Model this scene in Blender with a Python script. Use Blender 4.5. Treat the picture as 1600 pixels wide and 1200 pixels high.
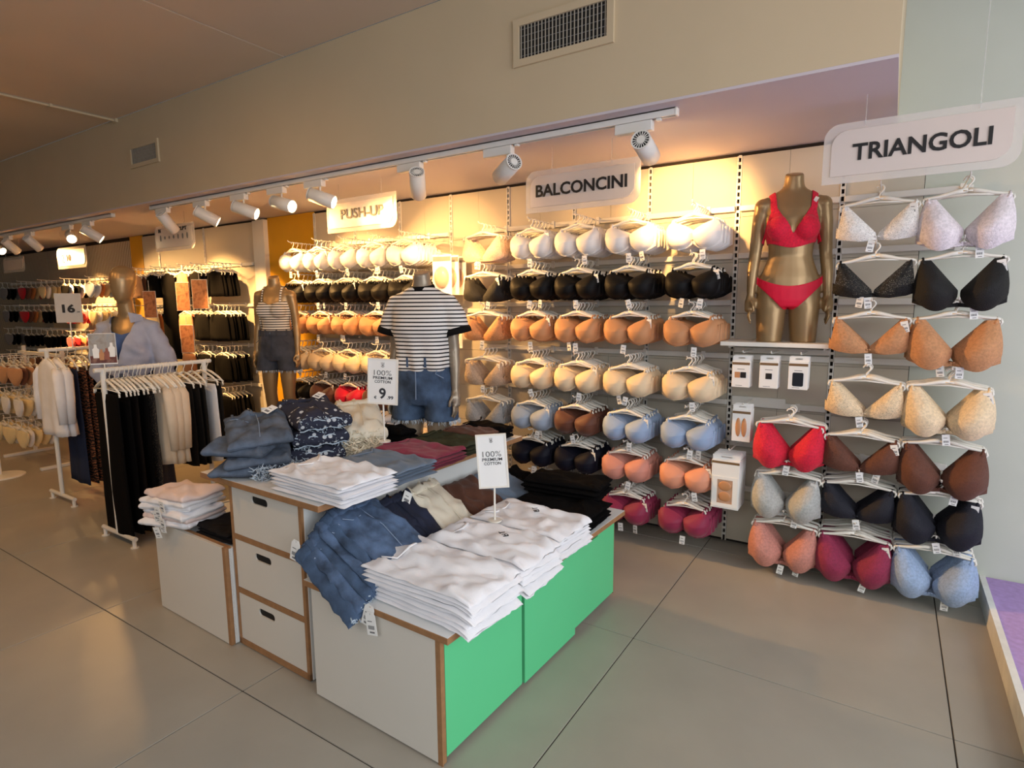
import bpy, bmesh, math, random
from math import sin, cos, pi, radians, sqrt, atan2
from mathutils import Vector, Matrix, noise, Quaternion

for o in list(bpy.data.objects): bpy.data.objects.remove(o)
S = bpy.context.scene
COL = S.collection
RND = random.Random(7)

# ------------------------------------------------------------------ camera
cam = bpy.data.cameras.new('camera'); cam.sensor_width = 36; cam.lens = 20.59
cam.clip_start = 0.02; cam.clip_end = 200
camo = bpy.data.objects.new('camera', cam); COL.objects.link(camo)
camo.matrix_world = Matrix(((0.84074369, -0.06751782, 0.53720703, 0.0),
                            (0.5413837, 0.1182674, -0.83241607, 0.0),
                            (-0.00733116, 0.99068369, 0.13598562, 1.55),
                            (0, 0, 0, 1)))
S.camera = camo
# ------------------------------------------------------------------ world, daylight, exposure
W = bpy.data.worlds.new('daylight'); S.world = W; W.use_nodes = True
bg = W.node_tree.nodes['Background']; bg.inputs[0].default_value = (0.86, 0.93, 1.0, 1); bg.inputs[1].default_value = 0.10
def area(name, loc, rot, sx, sy, power, color):
    l = bpy.data.lights.new(name, 'AREA'); l.shape = 'RECTANGLE'; l.size = sx; l.size_y = sy
    l.energy = power; l.color = color
    o = bpy.data.objects.new(name, l); COL.objects.link(o); o.location = loc; o.rotation_euler = rot
    return o
# daylight entering through the shop window on the right and the open entrance behind the camera
area('window_daylight', (2.9, 0.5, 1.9), (0, radians(66), 0), 2.4, 4.4, 150, (0.93, 0.975, 1.0))
area('entrance_daylight', (0.2, -2.2, 2.7), (radians(44), 0, 0), 4.5, 1.6, 55, (0.95, 0.98, 1.0))
S.view_settings.view_transform = 'Standard'
try: S.view_settings.look = 'None'
except Exception: pass
S.view_settings.gamma = 1; S.view_settings.use_curve_mapping = False
S.view_settings.exposure = 0.02
WARM = (1.0, 0.53, 0.17)
SPOT_W = 135.0

# ------------------------------------------------------------------ materials
def lin(c):
    c = c / 255.0
    return c / 12.92 if c <= 0.04045 else ((c + 0.055) / 1.055) ** 2.4
def rgb(r, g, b): return (lin(r), lin(g), lin(b), 1)
MATS = {}
def mat(name, col, rough=0.6, vary=0.06, scale=8, bump=0.0, bscale=60, metal=0, alpha=1, trans=0, emit=None, estr=0, sheen=0, detail=3, spec=0.5):
    if name in MATS: return MATS[name]
    m = bpy.data.materials.new(name); m.use_nodes = True; MATS[name] = m
    nt = m.node_tree; N = nt.nodes; L = nt.links; b = N['Principled BSDF']
    b.inputs['Roughness'].default_value = rough; b.inputs['Metallic'].default_value = metal
    b.inputs['Alpha'].default_value = alpha; b.inputs['Transmission Weight'].default_value = trans
    b.inputs['Specular IOR Level'].default_value = spec
    if sheen: b.inputs['Sheen Weight'].default_value = sheen
    if emit: b.inputs['Emission Color'].default_value = emit; b.inputs['Emission Strength'].default_value = estr
    tc = N.new('ShaderNodeTexCoord')
    nz = N.new('ShaderNodeTexNoise'); nz.inputs['Scale'].default_value = scale; nz.inputs['Detail'].default_value = detail
    L.new(tc.outputs['Object'], nz.inputs['Vector'])
    rp = N.new('ShaderNodeValToRGB')
    rp.color_ramp.elements[0].position = 0.3; rp.color_ramp.elements[1].position = 0.7
    rp.color_ramp.elements[0].color = tuple(max(0, x * (1 - vary)) for x in col[:3]) + (1,)
    rp.color_ramp.elements[1].color = tuple(min(1, x * (1 + vary)) for x in col[:3]) + (1,)
    L.new(nz.outputs['Fac'], rp.inputs['Fac']); L.new(rp.outputs['Color'], b.inputs['Base Color'])
    if bump:
        n2 = N.new('ShaderNodeTexNoise'); n2.inputs['Scale'].default_value = bscale; n2.inputs['Detail'].default_value = 2
        L.new(tc.outputs['Object'], n2.inputs['Vector'])
        bp = N.new('ShaderNodeBump'); bp.inputs['Strength'].default_value = bump; bp.inputs['Distance'].default_value = 0.004
        L.new(n2.outputs['Fac'], bp.inputs['Height']); L.new(bp.outputs['Normal'], b.inputs['Normal'])
    return m
def lace(name, col, sheer=0.0):
    if name in MATS: return MATS[name]
    m = mat(name, col, 0.75, 0.15 if max(col[:3]) > 0.05 else 0.08, 90, 0, sheen=0.1 if max(col[:3]) > 0.05 else 0, detail=2)
    nt = m.node_tree; N = nt.nodes; L = nt.links; b = N['Principled BSDF']
    tc = [n for n in N if n.type == 'TEX_COORD'][0]
    v = N.new('ShaderNodeTexVoronoi'); v.feature = 'DISTANCE_TO_EDGE'; v.inputs['Scale'].default_value = 130
    L.new(tc.outputs['Object'], v.inputs['Vector'])
    bp = N.new('ShaderNodeBump'); bp.inputs['Strength'].default_value = 0.7; bp.inputs['Distance'].default_value = 0.004; bp.invert = True
    L.new(v.outputs['Distance'], bp.inputs['Height']); L.new(bp.outputs['Normal'], b.inputs['Normal'])
    if sheer:
        r = N.new('ShaderNodeMapRange'); r.inputs[1].default_value = 0.10; r.inputs[2].default_value = 0.5
        r.inputs[3].default_value = 1; r.inputs[4].default_value = 1 - sheer
        L.new(v.outputs['Distance'], r.inputs[0]); L.new(r.outputs[0], b.inputs['Alpha'])
    return m
def stripes(name, period, duty, c0, c1, axis=2, off=0.0):
    m = mat(name, c0, 0.85, 0.04, 20, 0.15, 200)
    nt = m.node_tree; N = nt.nodes; L = nt.links; b = N['Principled BSDF']
    tc = [n for n in N if n.type == 'TEX_COORD'][0]
    sx = N.new('ShaderNodeSeparateXYZ'); L.new(tc.outputs['Object'], sx.inputs[0])
    a = N.new('ShaderNodeMath'); a.operation = 'MULTIPLY_ADD'; a.inputs[1].default_value = 1 / period; a.inputs[2].default_value = 50 + off
    L.new(sx.outputs[axis], a.inputs[0])
    f = N.new('ShaderNodeMath'); f.operation = 'FRACT'; L.new(a.outputs[0], f.inputs[0])
    g = N.new('ShaderNodeMath'); g.operation = 'LESS_THAN'; g.inputs[1].default_value = duty; L.new(f.outputs[0], g.inputs[0])
    mx = N.new('ShaderNodeMix'); mx.data_type = 'RGBA'
    L.new(g.outputs[0], mx.inputs['Factor']); mx.inputs['A'].default_value = c0; mx.inputs['B'].default_value = c1
    L.new(mx.outputs['Result'], b.inputs['Base Color'])
    return m
def spots_mat(name, c0, c1, scale, thr, feature='F1'):
    m = mat(name, c0, 0.85, 0.1, 20, 0.2, 150)
    nt = m.node_tree; N = nt.nodes; L = nt.links; b = N['Principled BSDF']
    tc = [n for n in N if n.type == 'TEX_COORD'][0]
    v = N.new('ShaderNodeTexVoronoi'); v.inputs['Scale'].default_value = scale; L.new(tc.outputs['Object'], v.inputs['Vector'])
    g = N.new('ShaderNodeMath'); g.operation = 'LESS_THAN'; g.inputs[1].default_value = thr; L.new(v.outputs['Distance'], g.inputs[0])
    mx = N.new('ShaderNodeMix'); mx.data_type = 'RGBA'; L.new(g.outputs[0], mx.inputs['Factor'])
    mx.inputs['A'].default_value = c0; mx.inputs['B'].default_value = c1
    L.new(mx.outputs['Result'], b.inputs['Base Color'])
    return m
def denim(name, col, wear=0.5):
    m = mat(name, col, 0.9, wear * 0.5, 14, 0.35, 260, detail=6)
    return m
def picture(name, ca, cb, cc):
    if name in MATS: return MATS[name]
    m = mat(name, ca, 0.5, 0.1, 10)
    nt = m.node_tree; N = nt.nodes; L = nt.links
    rp = [n for n in N if n.type == 'VALTORGB'][0]; nz = [n for n in N if n.type == 'TEX_NOISE'][0]
    nz.inputs['Scale'].default_value = 14
    e = rp.color_ramp.elements; e[0].color = ca; e[1].color = cc; k = e.new(0.5); k.color = cb
    return m

FLOORM = mat('floor_tile_grey', rgb(163, 158, 147), 0.36, 0.05, 3.5, 0.04, 120, detail=8)
GROUT = mat('dark_grout', rgb(62, 56, 50), 0.9)
CREAM = mat('cream_paint', rgb(206, 188, 156), 0.85, 0.03, 2, 0.06, 120)
LAV = mat('pale_lavender', rgb(208, 199, 205), 0.85, 0.02, 2)  # pale lavender tone, used on the bulkhead underside only
CEILM = mat('ceiling_panel_paint', rgb(214, 198, 176), 0.9, 0.03, 1.2)
GREENW = mat('pale_green_wall_paint', rgb(204, 209, 196), 0.85, 0.03, 2, 0.08, 90)
SLATM = mat('white_wall_panel', rgb(208, 199, 182), 0.55, 0.02, 3)
DARKGAP = mat('dark_gap', rgb(38, 30, 26), 0.9)
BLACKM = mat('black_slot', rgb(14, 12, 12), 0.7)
YELLOW = mat('yellow_paint', rgb(226, 168, 20), 0.7, 0.05, 3)
WHITEMET = mat('white_metal', rgb(232, 229, 222), 0.35, 0.02)
WHITEPL = mat('white_plastic', rgb(238, 234, 224), 0.35, 0.02)
PURPLE = mat('purple_carpet', rgb(176, 148, 204), 0.95, 0.1, 40, 0.3, 200)
PLATW = mat('scuffed_white_paint', rgb(226, 226, 222), 0.6, 0.08, 14)
LAMIN = mat('white_laminate', rgb(220, 216, 207), 0.28, 0.02, 2)
LAMIN2 = mat('bright_laminate', rgb(232, 235, 235), 0.3, 0.02, 2)
PLY = mat('brown_board_edge', rgb(158, 116, 78), 0.6, 0.12, 30)
GREEN = mat('green_laminate', rgb(96, 208, 146), 0.4, 0.02, 2)
GREEND = mat('green_edge', rgb(40, 120, 78), 0.5)
GOLD = mat('gold_mannequin_paint', rgb(158, 130, 92), 0.34, 0.03, 4, metal=0.45)
GREYM = mat('taupe_mannequin_paint', rgb(150, 136, 118), 0.34, 0.03, 4, metal=0.35)
INK = mat('black_print', rgb(20, 18, 20), 0.6)
CARD = mat('white_card', rgb(240, 240, 238), 0.6, 0.01)
CARDG = mat('grey_print', rgb(120, 120, 122), 0.7)
GLASSY = mat('clear_acrylic_border', rgb(232, 224, 218), 0.25, 0.01, alpha=0.42)
SIGNW = mat('white_acrylic', rgb(216, 202, 193), 0.3, 0.01)
CLEAR = mat('clear_plastic', rgb(230, 230, 230), 0.15, 0.0, alpha=0.22)
LENS = mat('lit_lamp_lens', (1, 0.8, 0.5, 1), 0.4, 0, emit=(1.0, 0.72, 0.38, 1), estr=26)
CHROME = mat('chrome', rgb(200, 200, 200), 0.15, 0.0, metal=1)
NUDE = mat('nude_silicone', rgb(196, 140, 96), 0.4, 0.04)

# ------------------------------------------------------------------ mesh helpers
class MB:
    def __init__(s): s.v = []; s.f = []
    def add(s, vs, fs):
        k = len(s.v); s.v += [tuple(p) for p in vs]; s.f += [tuple(i + k for i in f) for f in fs]; return s
    def box(s, x0, x1, y0, y1, z0, z1):
        return s.add([(x0, y0, z0), (x1, y0, z0), (x1, y1, z0), (x0, y1, z0), (x0, y0, z1), (x1, y0, z1), (x1, y1, z1), (x0, y1, z1)],
                     [(0, 3, 2, 1), (4, 5, 6, 7), (0, 1, 5, 4), (1, 2, 6, 5), (2, 3, 7, 6), (3, 0, 4, 7)])
    def bbox(s, x0, x1, y0, y1, z0, z1, b=0.003):   # box with chamfered vertical and horizontal edges
        bm = bmesh.new(); bmesh.ops.create_cube(bm, size=1)
        for v in bm.verts: v.co = Vector(((x0 + x1) / 2 + v.co.x * (x1 - x0), (y0 + y1) / 2 + v.co.y * (y1 - y0), (z0 + z1) / 2 + v.co.z * (z1 - z0)))
        bmesh.ops.bevel(bm, geom=bm.edges[:], offset=b, segments=1, affect='EDGES')
        return s.frombm(bm)
    def frombm(s, bm):
        bm.verts.index_update(); s.add([v.co[:] for v in bm.verts], [[v.index for v in f.verts] for f in bm.faces]); bm.free(); return s
    def tube(s, pts, r, n=6, cap=True, flat=1.0):
        pts = [Vector(p) for p in pts]; R = r if isinstance(r, (list, tuple)) else [r] * len(pts)
        rings = []; up = None
        for i, p in enumerate(pts):
            t = (pts[min(i + 1, len(pts) - 1)] - pts[max(i - 1, 0)]).normalized()
            if up is None:
                a = Vector((0, 0, 1)) if abs(t.z) < 0.9 else Vector((0, 1, 0)); up = (a - t * a.dot(t)).normalized()
            else: up = (up - t * up.dot(t)).normalized()
            sd = t.cross(up)
            rings.append([p + (up * cos(2 * pi * k / n) * flat + sd * sin(2 * pi * k / n)) * R[i] for k in range(n)])
        return s.rings(rings, cap)
    def rings(s, rings, cap=True, closed=False):
        n = len(rings[0]); vs = [p for r in rings for p in r]; fs = []
        m = len(rings)
        for i in range(m - (0 if closed else 1)):
            j = (i + 1) % m
            for k in range(n):
                fs.append((i * n + k, i * n + (k + 1) % n, j * n + (k + 1) % n, j * n + k))
        if cap and not closed:
            fs.append(tuple(range(n))[::-1]); fs.append(tuple((m - 1) * n + k for k in range(n)))
        return s.add(vs, fs)
    def cyl(s, p0, p1, r, n=12): return s.tube([p0, p1], r, n)
    def grid(s, nx, ny, fn):
        vs = [fn(i / nx, j / ny) for j in range(ny + 1) for i in range(nx + 1)]
        fs = [(j * (nx + 1) + i, j * (nx + 1) + i + 1, (j + 1) * (nx + 1) + i + 1, (j + 1) * (nx + 1) + i) for j in range(ny) for i in range(nx)]
        return s.add(vs, fs)
    def ell(s, c, r, nu=12, nv=8):
        bm = bmesh.new(); bmesh.ops.create_uvsphere(bm, u_segments=nu, v_segments=nv, radius=1)
        for v in bm.verts: v.co = Vector((c[0] + v.co.x * r[0], c[1] + v.co.y * r[1], c[2] + v.co.z * r[2]))
        return s.frombm(bm)
    def merge(s, o, M=None):
        return s.add([(M @ Vector(p))[:] for p in o.v] if M else o.v, o.f)
    def mapv(s, fn): s.v = [tuple(fn(*p)) for p in s.v]; return s
    def mesh(s, name, smooth=False):
        me = bpy.data.meshes.new(name); me.from_pydata(s.v, [], s.f); me.update()
        if smooth:
            for p in me.polygons: p.use_smooth = True
        return me
def plate(outer, holes, depth, bevel=0.0):
    """flat outline in x-z with holes, extruded along y by depth (centred)"""
    cu = bpy.data.curves.new('outline', 'CURVE'); cu.dimensions = '2D'; cu.fill_mode = 'BOTH'; cu.extrude = depth / 2
    for loop in [outer] + holes:
        sp = cu.splines.new('POLY'); sp.points.add(len(loop) - 1)
        for p, (x, z) in zip(sp.points, loop): p.co = (x, z, 0, 1)
        sp.use_cyclic_u = True
    o = bpy.data.objects.new('outline', cu); COL.objects.link(o)
    me = bpy.data.meshes.new_from_object(o.evaluated_get(bpy.context.evaluated_depsgraph_get()))
    mb = MB().add([(v.co.x, -v.co.z, v.co.y) for v in me.vertices], [tuple(p.vertices) for p in me.polygons])
    bpy.data.objects.remove(o); bpy.data.curves.remove(cu); bpy.data.meshes.remove(me)
    return mb
def text(body, size, bold=0.0, depth=0.0015, align='CENTER'):
    cu = bpy.data.curves.new('lettering', 'FONT'); cu.body = body; cu.size = size; cu.extrude = depth; cu.offset = bold
    cu.align_x = align; cu.align_y = 'CENTER'; cu.resolution_u = 3
    o = bpy.data.objects.new('lettering', cu); COL.objects.link(o)
    me = bpy.data.meshes.new_from_object(o.evaluated_get(bpy.context.evaluated_depsgraph_get()))
    mb = MB().add([(v.co.x, -v.co.z, v.co.y) for v in me.vertices], [tuple(p.vertices) for p in me.polygons])
    bpy.data.objects.remove(o); bpy.data.curves.remove(cu); bpy.data.meshes.remove(me)
    return mb
def fit(mb, w=None, h=None):
    xs = [p[0] for p in mb.v]; zs = [p[2] for p in mb.v]
    cx, cz = (min(xs) + max(xs)) / 2, (min(zs) + max(zs)) / 2
    kx = w / (max(xs) - min(xs)) if w else None; kz = h / (max(zs) - min(zs)) if h else None
    kx = kx or kz; kz = kz or kx
    return mb.mapv(lambda x, y, z: ((x - cx) * kx, y, (z - cz) * kz))
def roundrect(x0, x1, z0, z1, rads, n=6):
    """rads: (bottom left, bottom right, top right, top left)"""
    out = []
    for (cx, cz, a0, r) in ((x0, z0, pi, rads[0]), (x1, z0, 1.5 * pi, rads[1]), (x1, z1, 0, rads[2]), (x0, z1, 0.5 * pi, rads[3])):
        px = cx + r if cx == x0 else cx - r; pz = cz + r if cz == z0 else cz - r
        if r == 0: out.append((cx, cz)); continue
        for k in range(n + 1):
            a = a0 + 0.5 * pi * k / n; out.append((px + r * cos(a), pz + r * sin(a)))
    return out
def slot_loop(cx, cz, w, h, n=6):
    return roundrect(cx - w / 2, cx + w / 2, cz - h / 2, cz + h / 2, (h / 2,) * 4, n)

# ------------------------------------------------------------------ object helpers
def put(name, me, m=None, parent=None, loc=(0, 0, 0), rot=(0, 0, 0), scale=(1, 1, 1)):
    if isinstance(me, MB): me = me.mesh(name)
    o = bpy.data.objects.new(name, me); COL.objects.link(o)
    if m:
        if not me.materials: me.materials.append(m)
        if me.materials[0] is not m:
            o.material_slots[0].link = 'OBJECT'; o.material_slots[0].material = m
    o.location = loc; o.rotation_euler = rot; o.scale = scale
    if parent: o.parent = parent
    return o
def tag(o, label, cat=None, group=None, kind=None):
    o['label'] = label
    if cat: o['category'] = cat
    if group: o['group'] = group
    if kind: o['kind'] = kind
    return o
def thing(name, label, cat, loc=(0, 0, 0), rotz=0, group=None):
    o = bpy.data.objects.new(name, None); COL.objects.link(o); o.empty_display_size = 0.05
    o.location = loc; o.rotation_euler = (0, 0, rotz); return tag(o, label, cat, group)
def struct(name, me, m, label):
    o = put(name, me, m); return tag(o, label, None, None, 'structure')
def nz(x, y, z=0.0): return noise.noise(Vector((x, y, z)))

# ================================================================== SETTING
YW = 3.823; ZS = 2.437; YB = 2.70; ZC = 3.195; XL = -14.0
# floor: tiles of 1.2 m with thin dark joints
fl = struct('floor', MB().box(XL, 3.2, -4.0, YW + 0.1, -0.10, -0.004), GROUT, 'grey stone tile floor with thin dark joints')
TP = 1.2; g = 0.0025
tile = MB().bbox(-TP / 2 + g, TP / 2 - g, -TP / 2 + g, TP / 2 - g, -0.02, 0, 0.0012).mesh('tile')
for i in range(-12, 3):
    for j in range(-4, 2):
        x0 = 0.287 + i * TP; y0 = 2.44 + j * TP
        if x0 + TP < XL: continue
        put('tile', tile, FLOORM, fl, (x0 + TP / 2, y0 + TP / 2, 0))
# back wall base behind the display panels, and the painted wall at the right
wb = struct('wall_back', MB().box(XL, 0.1, YW + 0.02, YW + 0.15, 0, ZC), DARKGAP, 'long display wall of white slotted panels')
struct('wall_right', MB().box(0.10, 3.2, YW, YW + 0.15, 0, ZC + 0.6).box(-0.042, 0.10, YW, YW + 0.15, ZS + 0.002, ZC + 0.6), GREENW, 'pale greenish white painted wall beside the window platform')
struct('wall_left', MB().box(XL - 0.1, XL, -4, YW + 0.1, 0, ZC), CREAM, 'far end wall of the shop')
# bulkhead above the display wall
struct('wall_bulkhead', MB().box(XL, -0.042, YB, YW + 0.02, ZS + 0.012, ZC), CREAM, 'cream bulkhead above the spotlight track')
struct('ceiling_soffit', MB().box(XL, -0.042, YB + 0.001, YW + 0.02, ZS, ZS + 0.012), LAV, 'pale lavender underside of the bulkhead')
# ceiling: large boards with joints
cl = struct('ceiling', MB().box(XL, 3.2, -4.0, YB, ZC + 0.02, ZC + 0.1), CEILM, 'flat ceiling of wide painted boards')
xs = [3.2, 1.2, -1.16, -3.525, -5.89, -8.25, -10.6, -13.0, XL]
for a, b in zip(xs[:-1], xs[1:]):
    for (y0, y1) in ((-4, -0.6), (-0.6, YB)):
        put('panel', MB().bbox(b + 0.004, a - 0.004, y0 + 0.003, y1 - 0.003, ZC, ZC + 0.02, 0.003), CEILM, cl)
pp = tag(put('conduit', MB().cyl((-5.90, -0.5, ZC - 0.012), (-5.90, YB, ZC - 0.012), 0.011, 8), CREAM), 'thin painted conduit running along the ceiling joint', 'conduit')
for y in (0.4, 1.3, 2.2): put('clip', MB().box(-5.92, -5.88, y, y + 0.02, ZC - 0.026, ZC), CREAM, pp)
put('clip', MB().box(-5.93, -5.87, YB - 0.02, YB, ZC - 0.03, ZC), CREAM, pp)

# display panels: bays of 0.555 m with slotted uprights, boards, rails
UP = [0.28 - 0.5535 * i for i in range(0, 10)]     # 0.28 ... -4.70
def bay(x0, x1, zs, split=True):
    for z0, z1 in zip(zs[:-1], zs[1:]):
        xm = [x0 + 0.014, (x0 + x1) / 2, x1 - 0.014] if split else [x0 + 0.014, x1 - 0.014]
        for a, b in zip(xm[:-1], xm[1:]):
            put('panel', MB().box(a + 0.0008, b - 0.0008, YW, YW + 0.018, z0 + 0.001, z1 - 0.001), SLATM, wb)
ZROW = [0.02, 0.30, 0.60, 0.89, 1.18, 1.48, 1.79, 2.06, 2.415]
for i in range(len(UP) - 1):
    bay(UP[i + 1], UP[i] if i else 0.112, ZROW, split=i > 0)
upr = MB().box(-0.0135, -0.0075, -0.006, 0.016, 0.01, 2.415).box(0.0075, 0.0135, -0.006, 0.016, 0.01, 2.415).mesh('upright')
sl = MB()
for k in range(60): sl.box(-0.0075, 0.0075, -0.003, 0.006, 0.045 + k * 0.04, 0.06 + k * 0.04)
sl = sl.mesh('bridge')
for x in UP[1:] + [-5.66, -6.6, -7.6]:
    u = put('upright', upr, WHITEMET, wb, (x, YW, 0)); put('bridge', sl, WHITEMET, u)
# painted strips and boards of the far sections
put('yellow_strip', MB().box(-5.43, -4.72, YW, YW + 0.018, 0.02, ZS - 0.004), YELLOW, wb)
put('post_cover', MB().box(-5.645, -5.55, YW - 0.03, YW + 0.018, 0.02, ZS - 0.02).box(-5.55, -5.43, YW - 0.05, YW + 0.018, 0.02, ZS - 0.02), WHITEMET, wb)
for (a, b) in ((-6.6, -5.66), (-7.6, -6.6), (-8.0, -7.6)):
    bay(a, b, [0.02, 0.4, 0.8, 1.2, 1.6, 2.0, 2.415], split=False)
put('yellow_strip', MB().box(-8.3, -8.0, YW, YW + 0.018, 0.02, ZS - 0.004), YELLOW, wb)
hatch = stripes('diagonal_ribbed_board', 0.045, 0.3, rgb(206, 194, 172), rgb(120, 104, 84), 0)
for a, b in ((-9.6, -8.3), (-10.9, -9.6), (-12.2, -10.9), (-13.9, -12.2)):
    for z0, z1 in ((0.02, 0.8), (0.8, 1.6), (1.6, 2.39)):
        put('panel', MB().box(a + 0.004, b - 0.004, YW, YW + 0.018, z0 + 0.002, z1 - 0.002), hatch, wb)

# window platform at the right
pl = thing('window_platform', 'low white shop window platform topped with purple carpet', 'platform', (0.487, 0, 0))
put('base', MB().bbox(0, 2.6, -1.5, YW - 0.001, 0.0, 0.085, 0.004), PLATW, pl)
put('edge_trim', MB().box(-0.004, 0.022, -1.5, YW - 0.001, 0.001, 0.105), PLATW, pl)
cm = MB().grid(20, 50, lambda a, b: (0.022 + a * 2.56 + (0.006 * nz(b * 30, 0) if a == 0 else 0), -1.5 + b * (YW + 1.49), 0.100 + 0.004 * nz(a * 9, b * 25)))
cm.box(0.03, 2.58, -1.49, YW - 0.002, 0.08, 0.095)
put('carpet', cm, PURPLE, pl)

VENTM = mat('grey_vent_metal', rgb(176, 168, 152), 0.5)
# vents in the bulkhead
def vent(x0, x1, z0, z1, n, label):
    t = thing('air_vent', label, 'vent', ((x0 + x1) / 2, YB, z0)); w = (x1 - x0) / 2; h = z1 - z0; fr = 0.034 * min(1, h / 0.2)
    put('frame', plate([(-w, 0), (w, 0), (w, h), (-w, h)], [[(-w + fr, fr), (-w + fr, h - fr), (w - fr, h - fr), (w - fr, fr)]], 0.014), CREAM, t, (0, -0.007, 0))
    put('duct', MB().box(-w + fr, w - fr, -0.002, -0.0005, fr, h - fr), BLACKM, t)
    s = MB().box(-0.0022, 0.0022, -0.0075, -0.003, fr, h - fr).mesh('slat')
    for k in range(n): put('slat', s, VENTM, t, (-w + fr + (k + 0.5) * (2 * w - 2 * fr) / n, 0, 0), (0, 0, 0.0))
    hb = MB()
    for k in range(5): hb.box(-w + fr, w - fr, -0.004, -0.0025, fr + (k + 0.5) * (h - 2 * fr) / 5 - 0.0015, fr + (k + 0.5) * (h - 2 * fr) / 5 + 0.0015)
    put('cross_bar', hb, CARDG, t)
vent(-1.712, -1.165, 2.743, 2.968, 24, 'large white framed air vent with vertical slats above BALCONCINI sign')
vent(-5.705, -5.22, 2.745, 2.935, 22, 'small distant air vent high on the bulkhead')

# ================================================================== TRACKS AND SPOTLIGHTS
YT = 2.80
def track(x0, x1, label, y=YT, z=ZS):
    t = thing('light_track', label, 'track', ((x0 + x1) / 2, y, z)); w = (x1 - x0) / 2
    put('rail', MB().box(-w, w, -0.018, -0.012, -0.034, 0).box(-w, w, 0.012, 0.018, -0.034, 0).box(-w, w, -0.018, 0.018, -0.006, -0.0005), WHITEMET, t)
    put('end_cap', MB().bbox(w, w + 0.012, -0.019, 0.019, -0.036, 0), WHITEPL, t); put('end_cap', MB().bbox(-w - 0.012, -w, -0.019, 0.019, -0.036, 0), WHITEPL, t)
track(-5.62, -0.90, 'long white spotlight track above the BALCONCINI and PUSH-UP signs')
track(-11.5, -6.36, 'distant white spotlight track beyond the gap at far left')
spot_body = MB().rings([[(r * cos(2 * pi * k / 20), r * sin(2 * pi * k / 20), z) for k in range(20)] for r, z in
    ((0.040, 0.078), (0.046, 0.072), (0.046, 0.02), (0.047, 0.018), (0.047, -0.10), (0.043, -0.103), (0.040, -0.09))]).mesh('body', True)
fin = MB()
for k in range(18):
    a = 2 * pi * k / 18; c, s_ = cos(a), sin(a)
    fin.add([(0.017 * c - 0.0015 * s_, 0.017 * s_ + 0.0015 * c, 0.0795), (0.041 * c - 0.0015 * s_, 0.041 * s_ + 0.0015 * c, 0.0795),
             (0.041 * c + 0.0015 * s_, 0.041 * s_ - 0.0015 * c, 0.0795), (0.017 * c + 0.0015 * s_, 0.017 * s_ - 0.0015 * c, 0.0795),
             (0.017 * c - 0.0015 * s_, 0.017 * s_ + 0.0015 * c, 0.084), (0.041 * c - 0.0015 * s_, 0.041 * s_ + 0.0015 * c, 0.084),
             (0.041 * c + 0.0015 * s_, 0.041 * s_ - 0.0015 * c, 0.084), (0.017 * c + 0.0015 * s_, 0.017 * s_ - 0.0015 * c, 0.084)],
            [(4, 5, 6, 7), (0, 1, 5, 4), (1, 2, 6, 5), (2, 3, 7, 6), (3, 0, 4, 7)])
fin.cyl((0, 0, 0.0795), (0, 0, 0.0855), 0.019, 16)
fin.rings([[(r * cos(2 * pi * k / 24), r * sin(2 * pi * k / 24), z) for k in range(24)] for r, z in ((0.040, 0.0785), (0.040, 0.085), (0.0465, 0.085), (0.0465, 0.0785))], cap=False)
fin = fin.mesh('heat_sink')
disc = MB().cyl((0, 0, 0.0782), (0, 0, 0.0788), 0.040, 20).mesh('vent_recess')
lens = MB().cyl((0, 0, -0.094), (0, 0, -0.098), 0.040, 20).mesh('lens', False)
adapter = MB().bbox(-0.13, 0.055, -0.020, 0.020, -0.082, -0.036, 0.002).mesh('adapter')
stem = MB().cyl((0, 0, -0.080), (0, 0, -0.118), 0.006, 8).bbox(0.052, 0.075, -0.012, 0.012, -0.046, -0.034, 0.002).mesh('stem')
NTH = ['first', 'second', 'third', 'fourth', 'fifth', 'sixth', 'seventh', 'eighth', 'ninth', 'tenth']
def spotlight(x, d, label, power=1.0, cone=62, y=YT, z=ZS):
    t = thing('track_spotlight', label, 'spotlight', (x, y, z), 0, 'spotlights on the ceiling tracks')
    put('adapter', adapter, WHITEMET, t); put('stem', stem, WHITEMET, t, (0.02, 0, 0))
    d = Vector(d).normalized(); q = (-d).to_track_quat('Z', 'Y'); e = q.to_euler()
    piv = Vector((0.02, 0, -0.155))
    b = put('body', spot_body, WHITEMET, t, piv, e)
    put('vent_recess', disc, BLACKM, b); put('heat_sink', fin, WHITEMET, b); put('lens', lens, LENS, b)
    l = bpy.data.lights.new('lamp', 'SPOT'); l.energy = SPOT_W * power; l.color = WARM; l.spot_size = radians(cone); l.spot_blend = 0.7; l.shadow_soft_size = 0.035
    lo = bpy.data.objects.new('lamp', l); COL.objects.link(lo); lo.parent = t
    lo.location = piv + d * 0.115; lo.rotation_euler = e
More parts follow.
